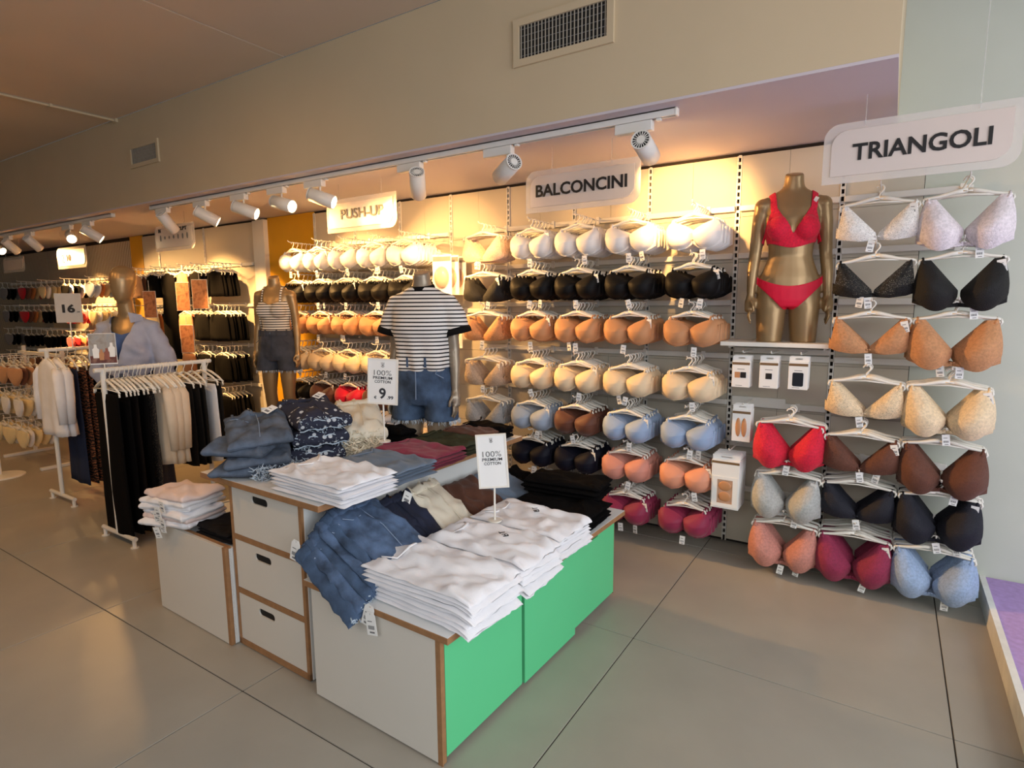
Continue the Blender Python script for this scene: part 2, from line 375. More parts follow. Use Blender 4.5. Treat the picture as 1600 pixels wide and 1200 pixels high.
for i, (x, d, lab, p) in enumerate([
    (-1.061, (-0.08, 1.0, -0.22), 'white spotlight at the right end of the track, back towards the viewer', 1.0),
    (-1.846, (-0.86, 0.5, -0.27), 'white spotlight with its slotted back showing, left of the BALCONCINI sign', 0.9),
    (-2.499, (-0.5, 0.62, -0.62), 'white spotlight tilted steeply down between PUSH-UP and BALCONCINI signs', 1.0),
    (-3.386, (0.85, 0.42, -0.34), 'lit white spotlight just left above the PUSH-UP sign, facing right', 1.2),
    (-3.807, (0.92, 0.12, -0.26), 'lit white spotlight showing a round glowing face, second left of PUSH-UP sign', 1.0),
    (-4.271, (0.80, 0.52, -0.34), 'lit white spotlight seen edge-on in front of the yellow wall strip', 1.3),
    (-4.801, (0.55, 0.75, -0.50), 'white spotlight pointing down right beside the SCULPT sign', 1.8),
    (-5.403, (-0.15, 0.75, -0.80), 'white spotlight hanging in front of the SCULPT sign', 1.8),
    (-6.861, (0.45, 0.75, -0.60), 'white spotlight at the right end of the distant track, tilted down', 2.2),
    (-7.339, (0.80, -0.25, -0.30), 'distant lit spotlight with fully round glowing face', 0.35),
    (-8.343, (-0.2, 0.75, -0.70), 'distant white spotlight aimed down, third on the far track', 0.2),
    (-9.0, (-0.2, 0.75, -0.70), 'distant white spotlight aimed down, fourth on the far track', 3.2),
    (-9.45, (0.80, 0.25, -0.40), 'distant lit spotlight at the very left edge of view', 2.4)]):
    spotlight(x, d, lab, p)

# added track out of view: warm spots that brighten floor and ceiling
track(-10.5, -2.6, 'added unseen track carrying the fill spotlights above the aisle', 0.1, ZC)
for k, (x, d) in enumerate(((-3.0, (-0.25, 0.75, -0.75)), (-4.6, (0.1, 0.55, -0.9)), (-6.2, (0.1, 0.6, -0.9)), (-7.8, (0.0, 0.6, -0.9)), (-9.4, (0.0, 0.6, -0.9)))):
    spotlight(x, d, f'added unseen fill spotlight above the aisle, {NTH[k]} from the right', 0.31, 100, 0.1, ZC)

# ================================================================== HANGING SIGNS
YS = 3.10
def hang_sign(x0, x1, z0, z1, words, label, hooks, extra=None):
    t = thing('hanging_sign', label, 'sign', ((x0 + x1) / 2, YS, z0)); w = (x1 - x0) / 2; h = z1 - z0; r = 0.065
    put('border_plate', plate(roundrect(-w, w, 0, h, (0, r, 0, r)), [], 0.004), GLASSY, t)
    b = 0.032
    put('face_panel', plate(roundrect(-w + b, w - b, b, h - b, (0, r, 0, r)), [], 0.003), SIGNW, t, (0, -0.0045, 0))
    for (s, cx, cz, ww, hh, m, bold) in words:
        put('lettering', fit(text(s, 0.1, bold), ww, hh), m, t, (cx, -0.0085, cz))
    for hx in hooks:
        top = ZS - z0 if (x0 + x1) / 2 + hx < -0.05 else ZC - z0
        put('hanger_wire', MB().tube([(hx, -0.004, h - 0.02), (hx, -0.006, h + 0.008), (hx, 0, h + 0.016), (hx, 0, top)], 0.0022, 6), CLEAR, t)
    return t
GRAYP = mat('soft_grey_print', rgb(70, 64, 60), 0.6)
hang_sign(-0.31, 0.385, 2.073, 2.331, [('TRIANGOLI', 0.01, 0.128, 0.485, 0.072, INK, 0.0022)], 'hanging white sign reading TRIANGOLI', (-0.19, 0.205))
hang_sign(-1.89, -1.175, 2.083, 2.322, [('BALCONCINI', 0.0, 0.122, 0.57, 0.07, INK, 0.0022)], 'hanging white sign reading BALCONCINI', (-0.18, 0.19))
hang_sign(-3.665, -2.945, 2.088, 2.330, [('PUSH-UP', 0.02, 0.128, 0.44, 0.072, GRAYP, 0.0014)], 'hanging white sign reading PUSH-UP', (-0.22, 0.22))
ts = hang_sign(-6.21, -5.50, 2.085, 2.327, [('IN', -0.25, 0.195, 0.04, 0.035, INK, 0.003), ('SCULPT', 0.12, 0.195, 0.24, 0.035, INK, 0.003)], 'hanging white sign reading SCULPT with small figure icons', (-0.2, 0.2))
for k, (hx, hh) in enumerate(((-0.24, 0.06), (-0.16, 0.03), (-0.08, 0.03), (0.0, 0.035), (0.08, 0.05), (0.16, 0.055), (0.24, 0.06))):
    put('icon', MB().rings([[(hx + a * cos(2 * pi * j / 10), -0.008 + 0.001 * i, 0.125 + hh * 0.5 * (i - 1) * 0 + hh * 0.5 * sin(2 * pi * j / 10)) for j in range(10)] for i, a in ((0, 0.014), (1, 0.014))]), CARDG, ts)
hang_sign(-8.53, -7.755, 2.0, 2.245, [('2', -0.22, 0.12, 0.07, 0.10, GRAYP, 0.002), ('10', -0.06, 0.125, 0.10, 0.08, CARDG, 0.001)], 'distant hanging white price sign showing a large 2', (-0.25, 0.25))
hang_sign(-10.28, -9.55, 2.015, 2.21, [], 'blank looking hanging sign at the left edge, under the far track', (-0.25, 0.25))

# ================================================================== HANGERS AND BRAS
def hook_pts():
    pts = [(0.0, 0, -0.060), (0.0, 0, -0.040)]
    for k in range(9):
        a = -0.5 * pi * 0.6 + (pi * 1.25) * k / 8
        pts.append((0.017 * cos(a) + 0.0, 0, -0.014 + 0.017 * sin(a)))
    return pts
def hanger_mb(w=0.165, lite=False):
    m = MB(); n = 4 if lite else 6
    m.tube(hook_pts() if not lite else hook_pts()[::2], 0.0040, n)
    for s in (-1, 1):
        m.tube([(0, 0, -0.058), (s * w * 0.25, 0, -0.064), (s * w * 0.6, 0, -0.080), (s * (w - 0.012), 0, -0.088), (s * w, 0, -0.092)], [0.011, 0.0105, 0.0085, 0.007, 0.006], n, flat=1.0)
        m.tube([(s * (w - 0.002), 0, -0.088), (s * (w + 0.003), -0.002, -0.104), (s * (w - 0.004), -0.003, -0.118)], [0.006, 0.006, 0.004], n)
    m.tube([(-w * 0.72, 0, -0.086), (0, 0, -0.078), (w * 0.72, 0, -0.086)], 0.0038, n)
    if not lite: m.box(-0.018, 0.018, -0.0095, -0.0085, -0.066, -0.060)
    return m
HANG = hanger_mb().mesh('clothes_hanger', True); HANGL = hanger_mb(0.124, True); HANGN = hanger_mb(0.124).mesh('clothes_hanger', True)
SQ = lambda x, y, z: (x * 0.89, y, z)
def cup_bal(s, n=10, mm=8):
    """rounded balconette cup; s = side"""
    def fn(u, v):
        a = 2 * pi * u + 0.0001; r = v
        ca, sa = cos(a), sin(a); ex = 0.78
        x = r * 0.092 * abs(ca) ** ex * (1 if ca >= 0 else -1); z = r * 0.090 * abs(sa) ** ex * (1 if sa >= 0 else -1)
        if z > 0: z *= 0.62 + 0.34 * (x * s / 0.092)
        if z < 0: x *= 1 - 0.20 * (z / 0.090) ** 2
        y = -0.066 * max(0, 1 - r ** 2.3) ** 0.62 * (1 - 0.25 * max(0, sa) * r)
        return (s * 0.087 + x, y - 0.010, -0.166 + z - 0.012 * (1 - r))
    return MB().grid(n + 8, mm, fn).mapv(SQ)
def band_bal():
    m = MB()
    for s in (-1, 1):   # lower band under the cup and the wing folding back behind
        pts = [(0.002 * s, -0.004, -0.228), (0.04 * s, -0.014, -0.252), (0.09 * s, -0.016, -0.262), (0.14 * s, -0.010, -0.250), (0.180 * s, 0.000, -0.228), (0.188 * s, 0.014, -0.222), (0.15 * s, 0.022, -0.232), (0.07 * s, 0.020, -0.245)]
        hs = [0.050, 0.024, 0.016, 0.05, 0.10, 0.085, 0.06, 0.04]
        rg = []
        for (p, h) in zip(pts, hs): rg.append([Vector(p) + Vector((0, -0.0025, 0)), Vector(p) + Vector((0, -0.0025, h)), Vector(p) + Vector((0, 0.0025, h)), Vector(p) + Vector((0, 0.0025, 0))])
        m.rings(rg)
    return m.mapv(SQ)
def strap_mb(s, x=0.108, z0=-0.125):
    return MB().tube([(s * x, -0.018, z0), (s * (x + 0.006), -0.012, -0.10), (s * (x + 0.008), 0.0, -0.082), (s * (x + 0.006), 0.010, -0.10), (s * (x - 0.03), 0.014, -0.17)], 0.006, 6, flat=1.0).mapv(lambda a, b, c: (a, b, c))
def tri_cup(s, full=0.0):
    def fn(u, v):
        t = 2 * u - 1; q = v ** (0.85)
        xi = max(0.004, (0.128 - 0.014 * full) * (1 - v / (0.88 - 0.16 * full)) + 0.004); xo = 0.156 + (0.178 - 0.156) * v + 0.012 * full * sin(pi * v)
        if v > 0.8: k = (v - 0.8) / 0.2; xi += 0.014 * full * k * k; xo -= 0.022 * k * k
        x = (xi + xo) / 2 + t * (xo - xi) / 2
        z = -0.092 - v * (0.155 + 0.045 * full) - (0.018 + 0.022 * full) * (1 - t * t) * v ** 3
        y = -0.010 - (0.040 + 0.042 * full) * sin(pi * min(1, v ** 1.25 * 0.86)) * (1 - abs(t) ** 2.6)
        y += 0.007 * nz(x * 26, z * 26, 3.0 + s) * sin(pi * v)
        return (s * x, y, z)
    return MB().grid(12, 14, fn)
def tri_band(full=0.0):
    m = MB(); b = -0.262 - 0.05 * full
    for s in (-1, 1):
        pts = [(0.0, -0.008, b), (0.07 * s, -0.020, b - 0.006), (0.14 * s, -0.012, b + 0.004), (0.18 * s, 0.004, b + 0.02), (0.176 * s, 0.018, b + 0.02), (0.09 * s, 0.022, b + 0.005)]
        hs = [0.020, 0.013, 0.022, 0.055, 0.05, 0.035]
        m.rings([[Vector(p) + Vector((0, -0.002, 0)), Vector(p) + Vector((0, -0.002, h)), Vector(p) + Vector((0, 0.002, h)), Vector(p) + Vector((0, 0.002, 0))] for p, h in zip(pts, hs)])
    return m
TAGM = MB().bbox(-0.016, 0.016, -0.0008, 0.0008, -0.055, 0, 0.0004).mesh('price_tag')
BARS = MB()
for k in range(7): BARS.box(-0.011 + k * 0.0033, -0.011 + k * 0.0033 + (0.002 if k % 2 else 0.0012), -0.0016, -0.0009, -0.040, -0.030)
BARS.box(-0.010, 0.006, -0.0016, -0.0009, -0.018, -0.015); BARS.box(-0.006, 0.009, -0.0016, -0.0009, -0.050, -0.047)
BARS = BARS.mesh('barcode')
BOW = MB().ell((-0.006, 0, 0), (0.006, 0.003, 0.004), 6, 4).ell((0.006, 0, 0), (0.006, 0.003, 0.004), 6, 4).mesh('bow')
KIND = {
    'bal': dict(cups=[cup_bal(-1).mesh('cup', True), cup_bal(1).mesh('cup', True)], band=band_bal().mesh('band', True),
                strap=[strap_mb(-1).mesh('strap', True), strap_mb(1).mesh('strap', True)], word='smooth moulded-cup', tz=-0.262,
                lite=MB().merge(cup_bal(-1, 6, 4)).merge(cup_bal(1, 6, 4)).merge(band_bal()).merge(strap_mb(-1)).merge(strap_mb(1))),
    'tri': dict(cups=[tri_cup(-1).mesh('cup', True), tri_cup(1).mesh('cup', True)], band=tri_band().mesh('band', True),
                strap=[strap_mb(-1, 0.142, -0.11).mesh('strap', True), strap_mb(1, 0.142, -0.11).mesh('strap', True)], word='lace triangle', tz=-0.265,
                lite=MB().merge(tri_cup(-1)).merge(tri_cup(1)).merge(tri_band())),
    'full': dict(cups=[tri_cup(-1, 1).mesh('cup', True), tri_cup(1, 1).mesh('cup', True)], band=tri_band(1).mesh('band', True),
                 strap=[strap_mb(-1, 0.142, -0.11).mesh('strap', True), strap_mb(1, 0.142, -0.11).mesh('strap', True)], word='full-cup lace', tz=-0.315,
                 lite=MB().merge(tri_cup(-1, 1)).merge(tri_cup(1, 1)).merge(tri_band(1))),
}
for k in KIND.values(): k['litemesh'] = k['lite'].mesh('bra', True)
CC = dict(white=rgb(238, 234, 230), blush=rgb(222, 190, 166), black=rgb(11, 10, 11), tan=rgb(196, 140, 96), cream=rgb(232, 208, 172), taupe=rgb(186, 164, 144),
          grey=rgb(150, 152, 156), blue=rgb(150, 172, 206), steel=rgb(160, 174, 194), brown=rgb(96, 54, 38), navy=rgb(15, 17, 32), pink=rgb(206, 140, 124),
          peach=rgb(222, 152, 122), burgundy=rgb(140, 34, 72), red=rgb(214, 14, 54), lilac=rgb(232, 222, 228), silver=rgb(176, 178, 176), rose=rgb(196, 132, 120))
CNAME = dict(blush='blush pink', blue='light blue', steel='grey-blue', pink='dusty pink', lilac='pale white', rose='dusty rose', taupe='beige', silver='light grey', grey='grey')
def bmat(c, kind, sheer=0):
    if kind == 'bal': return mat('microfibre_' + c, CC[c], 0.6, 0.04, 12, 0.05, 150, sheen=0.0 if c in ('black', 'navy') else 0.2, spec=0.2 if c in ('black', 'navy') else 0.4)
    return lace('lace_' + c + ('_sheer' if sheer else ''), CC[c], sheer)
ROWN = ['top', 'second', 'third', 'fourth', 'fifth', 'sixth', 'bottom']
RZ = [2.112, 1.832, 1.551, 1.222, 0.930, 0.672, 0.387]
REST = {}; RESTH = MB()
PEG = MB().tube([(0, -0.36, 0.014), (0, -0.352, 0.004), (0, -0.33, 0.0), (0, 0.0, -0.004)], 0.0036, 6).box(-0.012, 0.012, -0.006, 0.0, -0.03, 0.02).mesh('prong')
RAILS = {}
def rail(z, x0, x1):
    r = put('rail', MB().bbox(x0, x1, -0.030, -0.007, -0.022, 0.012, 0.003), WHITEMET, wb, (0, YW, z)); return r
def peg(r, x, z, dy=0.0):
    return put('prong', PEG, WHITEMET, r, (x, -0.030 + dy, 0))
def price_tag(parent, x, z, rz=0.0, y=-0.02):
    t = put('price_tag', TAGM, CARD, parent, (x, y, z), (0.05, RND.uniform(-0.25, 0.25), rz)); put('barcode', BARS, CARDG, t)
def bra_stack(x, row, c, kind, sect, col, n, indiv, sp=0.042, z=None, sheer=0, prong='prong'):
    z = RZ[row] if z is None else z
    m = bmat(c, kind, sheer); K = KIND[kind]; cn = CNAME.get(c, c)
    where = f'{prong}, {ROWN[row]} row under {sect} sign'
    for i in range(n):
        y = YW - 0.352 + 0.012 + i * sp
        if y > YW - 0.105: break
        dx = RND.uniform(-0.006, 0.006) if i else 0; rz = RND.uniform(-0.10, 0.10) if i else RND.uniform(-0.04, 0.04); dz = -0.0165 - RND.uniform(0, 0.002)
        loc = (x + dx, y, z + 0.0036 - 0.0 + dz + 0.0135)
        if i < indiv:
            h = put('clothes_hanger', HANGN if kind == 'bal' else HANG, WHITEPL, None, loc, (0, RND.uniform(-0.03, 0.03), rz))
            if i == 0: tag(h, f'front white hanger of the {cn} bras on {NTH[col]} {where}', 'hanger', 'hangers on the display wall')
            else: tag(h, f'white hanger behind the front one, {cn} bras, {NTH[col]} {where}', 'hanger', f'rear hangers, {sect} {NTH[col]} {where}')
            if i == 0:
                t = thing('bra', f'front {cn} {K["word"]} bra on {NTH[col]} {where}', 'bra', loc, rz, 'bras on the display wall')
                for cu in K['cups']: put('cup', cu, m, t)
                put('band', K['band'], m, t)
                for st in K['strap']: put('strap', st, m, t)
                put('bow', BOW, m, t, (0, -0.016, -0.20 if kind == 'bal' else K['tz'] + 0.02))
                price_tag(t, RND.choice((-0.02, 0.0, 0.03, 0.06)), K['tz'], 0.1)
                if (row * 2 + col) % 3 == 0: price_tag(t, RND.choice((-0.05, 0.08)), K['tz'] + 0.005, -0.3)
                if (row + col) % 2: price_tag(t, 0.14, -0.10, -0.2, -0.024)
            else:
                b = put('bra', K['litemesh'], m, None, loc, (0, RND.uniform(-0.04, 0.04), rz))
                tag(b, f'{cn} bra hanging behind the front one on {NTH[col]} {where}', 'bra', f'rear {cn} bras, {sect} {NTH[col]} {where}')
        else:
            M = Matrix.Translation(loc) @ Matrix.Rotation(rz, 4, 'Z')
            REST.setdefault((c, kind), MB()).merge(K['lite'], M); RESTH.merge(HANGL, M)

XB = [-2.49, -2.085, -1.737, -1.380, -0.993]
BROWS = ['blush white white white white', 'black black black black black', 'tan tan tan tan tan', 'taupe cream cream cream cream',
         'grey steel brown blue blue', 'navy navy navy pink peach', 'burgundy burgundy burgundy burgundy burgundy']
for r in range(7):
    rl = rail(RZ[r], -2.72, -0.84)
    for c, cn in enumerate(BROWS[r].split()):
        if r >= 5 and c == 0: continue
        peg(rl, XB[c], RZ[r])
        kind = 'tri' if c == 0 else 'bal'
        bra_stack(XB[c], r, cn, kind, 'BALCONCINI', c, 6 if c else 4, 6, sp=0.046)
XP = [-4.60, -4.27, -3.94, -3.59, -3.25]
PROWS = ['white white white white white', 'black black black black black', 'tan tan tan tan tan', 'cream cream cream cream cream', 'black brown red brown black', 'navy burgundy navy navy black', 'burgundy tan tan red red']
for r in range(6):
    rl = rail(RZ[r], -4.70, -3.05)
    for c, cn in enumerate(PROWS[r].split()):
        peg(rl, XP[c], RZ[r]); bra_stack(XP[c], r, cn, 'bal', 'PUSH-UP', c, 6, 2 if r < 4 else 1, sp=0.047)
XT = [-0.432, -0.088, 0.258]
TB = [('white', 1), ('black', 1), ('tan', 0), ('cream', 1), ('brown', 0), ('navy', 0), ('burgundy', 0)]
TC = ['lilac', 'black', 'tan', 'cream', 'brown', 'navy', 'blue']
TA = {4: 'red', 5: 'silver', 6: 'rose'}
for r in range(7):
    rl = rail(RZ[r], -0.262, 0.30); 
    peg(rl, XT[1], RZ[r]); peg(rl, XT[2], RZ[r])
    c, sh = TB[r]; bra_stack(XT[1], r, c, 'tri' if r < 6 else 'full', 'TRIANGOLI', 1, (1, 1, 3, 3, 3, 5, 6)[r], 6, sp=0.045, sheer=0.5 if sh else 0)
    bra_stack(XT[2], r, TC[r], 'full', 'TRIANGOLI', 2, (2, 1, 3, 5, 4, 6, 6)[r], 6, sp=0.04)
    if r in TA:
        rl = rail(RZ[r], -0.81, -0.285); peg(rl, XT[0], RZ[r]); bra_stack(XT[0], r, TA[r], 'full', 'TRIANGOLI', 0, 4, 6, sp=0.045, z=RZ[r] + (0.035 if r == 4 else 0))
for z in (2.112, 1.832, 1.222): rail(z, -0.81, -0.285)
st = None
for (c, kind), m in REST.items():
    if st is None: st = tag(bpy.data.objects.new('bra_rows', None), 'further bras packed behind the front ones under the PUSH-UP sign', 'bra', None, 'stuff'); COL.objects.link(st)
    put('bra_rows', m.mesh('bra_rows', True), bmat(c, kind), st)['kind'] = 'stuff'

# ================================================================== MANNEQUINS
def bake(mb, voxel, smooth=4, cut=None, name='body', ratio=None):
    me = mb.mesh('tmp'); o = bpy.data.objects.new('tmp', me); COL.objects.link(o)
    r = o.modifiers.new('r', 'REMESH'); r.mode = 'VOXEL'; r.voxel_size = voxel
    if smooth: k = o.modifiers.new('s', 'SMOOTH'); k.iterations = smooth; k.factor = 0.5
    out = bpy.data.meshes.new_from_object(o.evaluated_get(bpy.context.evaluated_depsgraph_get()))
    bpy.data.objects.remove(o); bpy.data.meshes.remove(me)
    bm = bmesh.new(); bm.from_mesh(out); bpy.data.meshes.remove(out)
    if cut is not None:
        g = bmesh.ops.bisect_plane(bm, geom=bm.verts[:] + bm.edges[:] + bm.faces[:], plane_co=(0, 0, cut), plane_no=(0, 0, -1), clear_outer=True)
        bmesh.ops.holes_fill(bm, edges=[e for e in bm.edges if e.is_boundary], sides=0)
    res = bpy.data.meshes.new(name); bm.to_mesh(res); bm.free()
    for p in res.polygons: p.use_smooth = True
    return res
def oval(z, rx, ry, cy=0.0, cx=0.0, n=24, p=2.0, dz=0.0):
    out = []
    for k in range(n):
        a = 2 * pi * k / n; c, s = cos(a), sin(a)
        x = abs(c) ** (2 / p) * (1 if c >= 0 else -1); y = abs(s) ** (2 / p) * (1 if s >= 0 else -1)
        out.append((cx + rx * x, cy + ry * y, z + dz * y))
    return out
def body_mb(arms='down', head=False, legs=True):
    m = MB()
    m.rings([oval(*q) for q in ((0.785, 0.13, 0.085, 0.01), (0.82, 0.156, 0.10, 0.012), (0.88, 0.166, 0.107, 0.012), (0.94, 0.158, 0.100, 0.008), (1.0, 0.132, 0.086, 0.002),
        (1.06, 0.112, 0.078, 0.0), (1.12, 0.116, 0.082, -0.002), (1.19, 0.130, 0.090, 0.0), (1.26, 0.142, 0.090, 0.004), (1.32, 0.150, 0.078, 0.008), (1.36, 0.150, 0.064, 0.010), (1.395, 0.115, 0.054, 0.012), (1.42, 0.07, 0.05, 0.012), (1.435, 0.056, 0.050, 0.010))])
    if head:
        m.rings([oval(1.42, 0.055, 0.052, 0.01), oval(1.50, 0.050, 0.052, 0.0), oval(1.57, 0.050, 0.052, -0.006)])
        m.rings([oval(z, rx, ry, cy) for z, rx, ry, cy in ((1.515, 0.03, 0.04, -0.03), (1.54, 0.052, 0.066, -0.02), (1.58, 0.066, 0.082, -0.012), (1.63, 0.076, 0.094, -0.004), (1.68, 0.080, 0.100, 0.002), (1.72, 0.076, 0.094, 0.006), (1.755, 0.058, 0.074, 0.008), (1.775, 0.028, 0.036, 0.008))])
    else:
        m.rings([oval(1.42, 0.058, 0.052, 0.012), oval(1.46, 0.050, 0.049, 0.008), oval(1.505, 0.047, 0.047, 0.002, dz=0.016)])
    for s in (-1, 1):
        m.ell((s * 0.068, -0.072, 1.205), (0.060, 0.052, 0.062), 14, 10)
        m.rings([oval(z, r, r * 1.02, cy, s * cx) for z, r, cy, cx in ((0.86, 0.078, 0.012, 0.086), (0.78, 0.080, 0.010, 0.085), (0.68, 0.074, 0.006, 0.086), (0.58, 0.066, 0.0, 0.088), (0.50, 0.056, -0.004, 0.088), (0.45, 0.052, -0.004, 0.088), (0.36, 0.052, 0.012, 0.088), (0.28, 0.046, 0.018, 0.088), (0.15, 0.034, 0.016, 0.088), (0.06, 0.032, 0.014, 0.088))])
        m.tube([(s * 0.088, 0.035, 0.045), (s * 0.092, -0.04, 0.04), (s * 0.098, -0.13, 0.022)], [0.034, 0.036, 0.022], 12)
        sh = (s * 0.152, 0.010, 1.335)
        if arms == 'down': el, wr = (s * 0.180, 0.022, 1.075), (s * 0.196, -0.012, 0.845)
        m.tube([(s * 0.12, 0.010, 1.345), sh, (s * 0.167, 0.014, 1.24), el, (s * 0.190, 0.008, 0.98), wr], [0.046, 0.046, 0.039, 0.033, 0.031, 0.021], 14)
        m.ell(sh, (0.046, 0.050, 0.047))
        w = Vector(wr); m.tube([w, w + Vector((s * 0.002, -0.006, -0.04)), w + Vector((s * 0.004, -0.010, -0.09))], [0.022, 0.030, 0.026], 12, flat=0.9)
        for k, (dy, ln) in enumerate(((-0.030, 0.066), (-0.012, 0.078), (0.006, 0.072), (0.022, 0.056))):
            b0 = w + Vector((s * 0.004, -0.010 + dy, -0.085)); m.tube([b0, b0 + Vector((s * 0.002, dy * 0.2, -ln * 0.5)), b0 + Vector((-s * 0.010, dy * 0.25, -ln))], [0.0095, 0.009, 0.0065], 8)
        b0 = w + Vector((-s * 0.004, -0.028, -0.03)); m.tube([b0, b0 + Vector((-s * 0.008, -0.026, -0.03)), b0 + Vector((-s * 0.012, -0.030, -0.062))], [0.011, 0.010, 0.007], 8)
    return m
def clip_shell(me, f, off, name):
    """part of a body surface where f > 0, lifted off the skin: clean edged clothing"""
    me.update(); vs = [v.co.copy() for v in me.vertices]; ns = [v.normal.copy() for v in me.vertices]; F = [f(*v) for v in vs]
    out = []; key = {}; faces = []
    def vid(k, p):
        if k not in key: key[k] = len(out); out.append(p)
        return key[k]
    for pl_ in me.polygons:
        idx = list(pl_.vertices)
        if max(F[i] for i in idx) <= 0: continue
        poly = []
        for a, b in zip(idx, idx[1:] + idx[:1]):
            if F[a] > 0: poly.append(vid(a, vs[a] + ns[a] * off))
            if (F[a] > 0) != (F[b] > 0):
                t = F[a] / (F[a] - F[b]); k = (min(a, b), max(a, b), 'e')
                poly.append(vid(k, vs[a].lerp(vs[b], t) + ns[a].lerp(ns[b], t) * off * 0.6))
        if len(poly) > 2: faces.append(poly)
    r = MB().add([p[:] for p in out], faces).mesh(name, True); return r
BODY = body_mb(); TORSO = bake(BODY, 0.007, 5, 0.585); FULL = bake(BODY, 0.009, 4)
def armfree(x, z): return abs(x) < 0.20 - 0 * z
# --- mannequin in the red set on the shelf
sh = thing('wall_shelf', 'narrow white wall shelf carrying the red lingerie mannequin', 'shelf', (-0.547, YW, 1.312))
put('board', MB().bbox(-0.28, 0.28, -0.31, 0.0, -0.012, 0.012, 0.002), WHITEPL, sh)
for x in (-0.25, 0.25): put('bracket', MB().box(x - 0.004, x + 0.004, -0.22, 0, -0.03, -0.012), WHITEMET, sh)
RZm = 0.24
t = thing('mannequin', 'headless gold torso mannequin in red bra and briefs on the white shelf', 'mannequin', (-0.498, 3.640, 1.324 - 0.585), RZm)
put('body', TORSO, GOLD, t)
RED = lace('red_lace', rgb(226, 8, 56)); REDF = mat('red_microfibre', rgb(226, 8, 56), 0.6, 0.03)
def f_bra(x, y, z):
    a = abs(x)
    if a > 0.158: return -1
    strap = 0.016 - abs(a - (0.098 + (z - 1.32) * 0.10))
    if y < 0.01:
        cup = min(z - 1.118 + 0.016 * cos(a * 22), (1.175 + a * 1.75 - z) * 0.5, (0.150 - (z - 1.15) * 0.26 - a), 1.345 - z)
        st_ = min(strap, z - 1.30)
        return max(cup, st_)
    return max(min(z - 1.125, 1.175 - z), min(strap, z - 1.17))
def f_brief(x, y, z):
    a = abs(x)
    if a > 0.172: return -1
    top = 0.896 + a * a * 1.9 - z
    leg = z - (0.768 + max(0, a - 0.028) * (1.02 if y < 0 else 0.7))
    return min(top, leg)
b = put('bra', clip_shell(TORSO, f_bra, 0.006, 'bra'), RED, t); b['label'] = 'red lace plunge bra'
b = put('briefs', clip_shell(TORSO, f_brief, 0.005, 'briefs'), REDF, t); b['label'] = 'plain red briefs'
tg = put('price_tag', TAGM, CARD, t, (0.112, -0.06, 1.365), (0.5, 0.5, 0), (0.6, 1, 0.6))

# --- striped tee mannequin standing on the table, and its clothes
def tee_mb():
    m = MB()
    m.rings([oval(z, rx, ry, cy, 0, 28, 2.3) for z, rx, ry, cy in ((0.955, 0.158, 0.112, 0.0), (0.99, 0.168, 0.118, 0.0), (1.05, 0.160, 0.112, -0.004), (1.12, 0.160, 0.112, -0.006), (1.20, 0.164, 0.126, -0.014), (1.28, 0.168, 0.112, -0.004), (1.335, 0.172, 0.088, 0.006), (1.375, 0.15, 0.070, 0.010), (1.405, 0.105, 0.062, 0.012), (1.42, 0.078, 0.060, 0.012))])
    for s in (-1, 1):
        m.tube([(s * 0.09, 0.01, 1.345), (s * 0.150, 0.012, 1.328), (s * 0.186, 0.016, 1.26), (s * 0.210, 0.018, 1.165)], [0.060, 0.062, 0.066, 0.072], 16)
    for k in range(90):
        pass
    return m
TEE = bake(tee_mb(), 0.010, 3)
for v in TEE.vertices:
    c = v.co; k = max(0, 1.2 - c.z) / 0.25
    d = 0.010 * k * sin(atan2(c.y, c.x) * 7 + c.z * 6) + 0.006 * nz(c.x * 12, c.y * 12, c.z * 9)
    v.co = c + Vector((c.x, c.y, 0)).normalized() * d
TEEST = stripes('black_white_stripes', 0.0215, 0.36, rgb(236, 232, 228), rgb(26, 24, 28))
CAMST = stripes('brown_white_stripes', 0.022, 0.38, rgb(230, 224, 214), rgb(44, 36, 34))
DEN1 = denim('mid_blue_denim', rgb(64, 84, 112), 0.9); DEN2 = denim('dark_grey_denim', rgb(62, 66, 78)); DEN3 = denim('washed_blue_denim', rgb(74, 94, 124), 1.3)
DEN4 = denim('dark_navy_denim', rgb(28, 34, 56)); DEN5 = denim('grey_blue_denim', rgb(80, 91, 108), 0.9); CREAMD = denim('cream_denim', rgb(226, 218, 200), 0.15)
FRAY = mat('pale_frayed_thread', rgb(182, 198, 214), 0.95)
STITCH = mat('pale_denim_seam', rgb(128, 146, 172), 0.9)
FRAYC = mat('cream_frayed_thread', rgb(232, 222, 200), 0.95)
def shorts_mb():
    m = MB()
    m.rings([oval(z, rx, ry, cy, 0, 28) for z, rx, ry, cy in ((0.76, 0.15, 0.10, 0.01), (0.80, 0.176, 0.118, 0.012), (0.87, 0.182, 0.122, 0.012), (0.93, 0.174, 0.116, 0.008), (0.99, 0.152, 0.104, 0.002), (1.03, 0.142, 0.098, 0.0))])
    for s in (-1, 1): m.rings([oval(z, r, r * 1.05, 0.008, s * cx, 20) for z, r, cx in ((0.84, 0.090, 0.092), (0.76, 0.096, 0.098), (0.67, 0.098, 0.104))])
    return m
SHORTS = bake(shorts_mb(), 0.010, 3)
for v in SHORTS.vertices:
    c = v.co; v.co = c + Vector((c.x, c.y, 0)).normalized() * (0.005 * nz(c.x * 16, c.y * 16, c.z * 14))
def fringe(n, fn, ln, r=0.0016, seed=0):
    R = random.Random(seed); m = MB()
    for k in range(n):
        p, d = fn(R); p = Vector(p); d = Vector(d).normalized()
        q = p + d * ln * R.uniform(0.5, 1.1); mid = (p + q) / 2 + Vector((R.uniform(-1, 1), R.uniform(-1, 1), R.uniform(-1, 1))) * ln * 0.25
        m.tube([p, mid, q], [r, r, r * 0.5], 3)
    return m
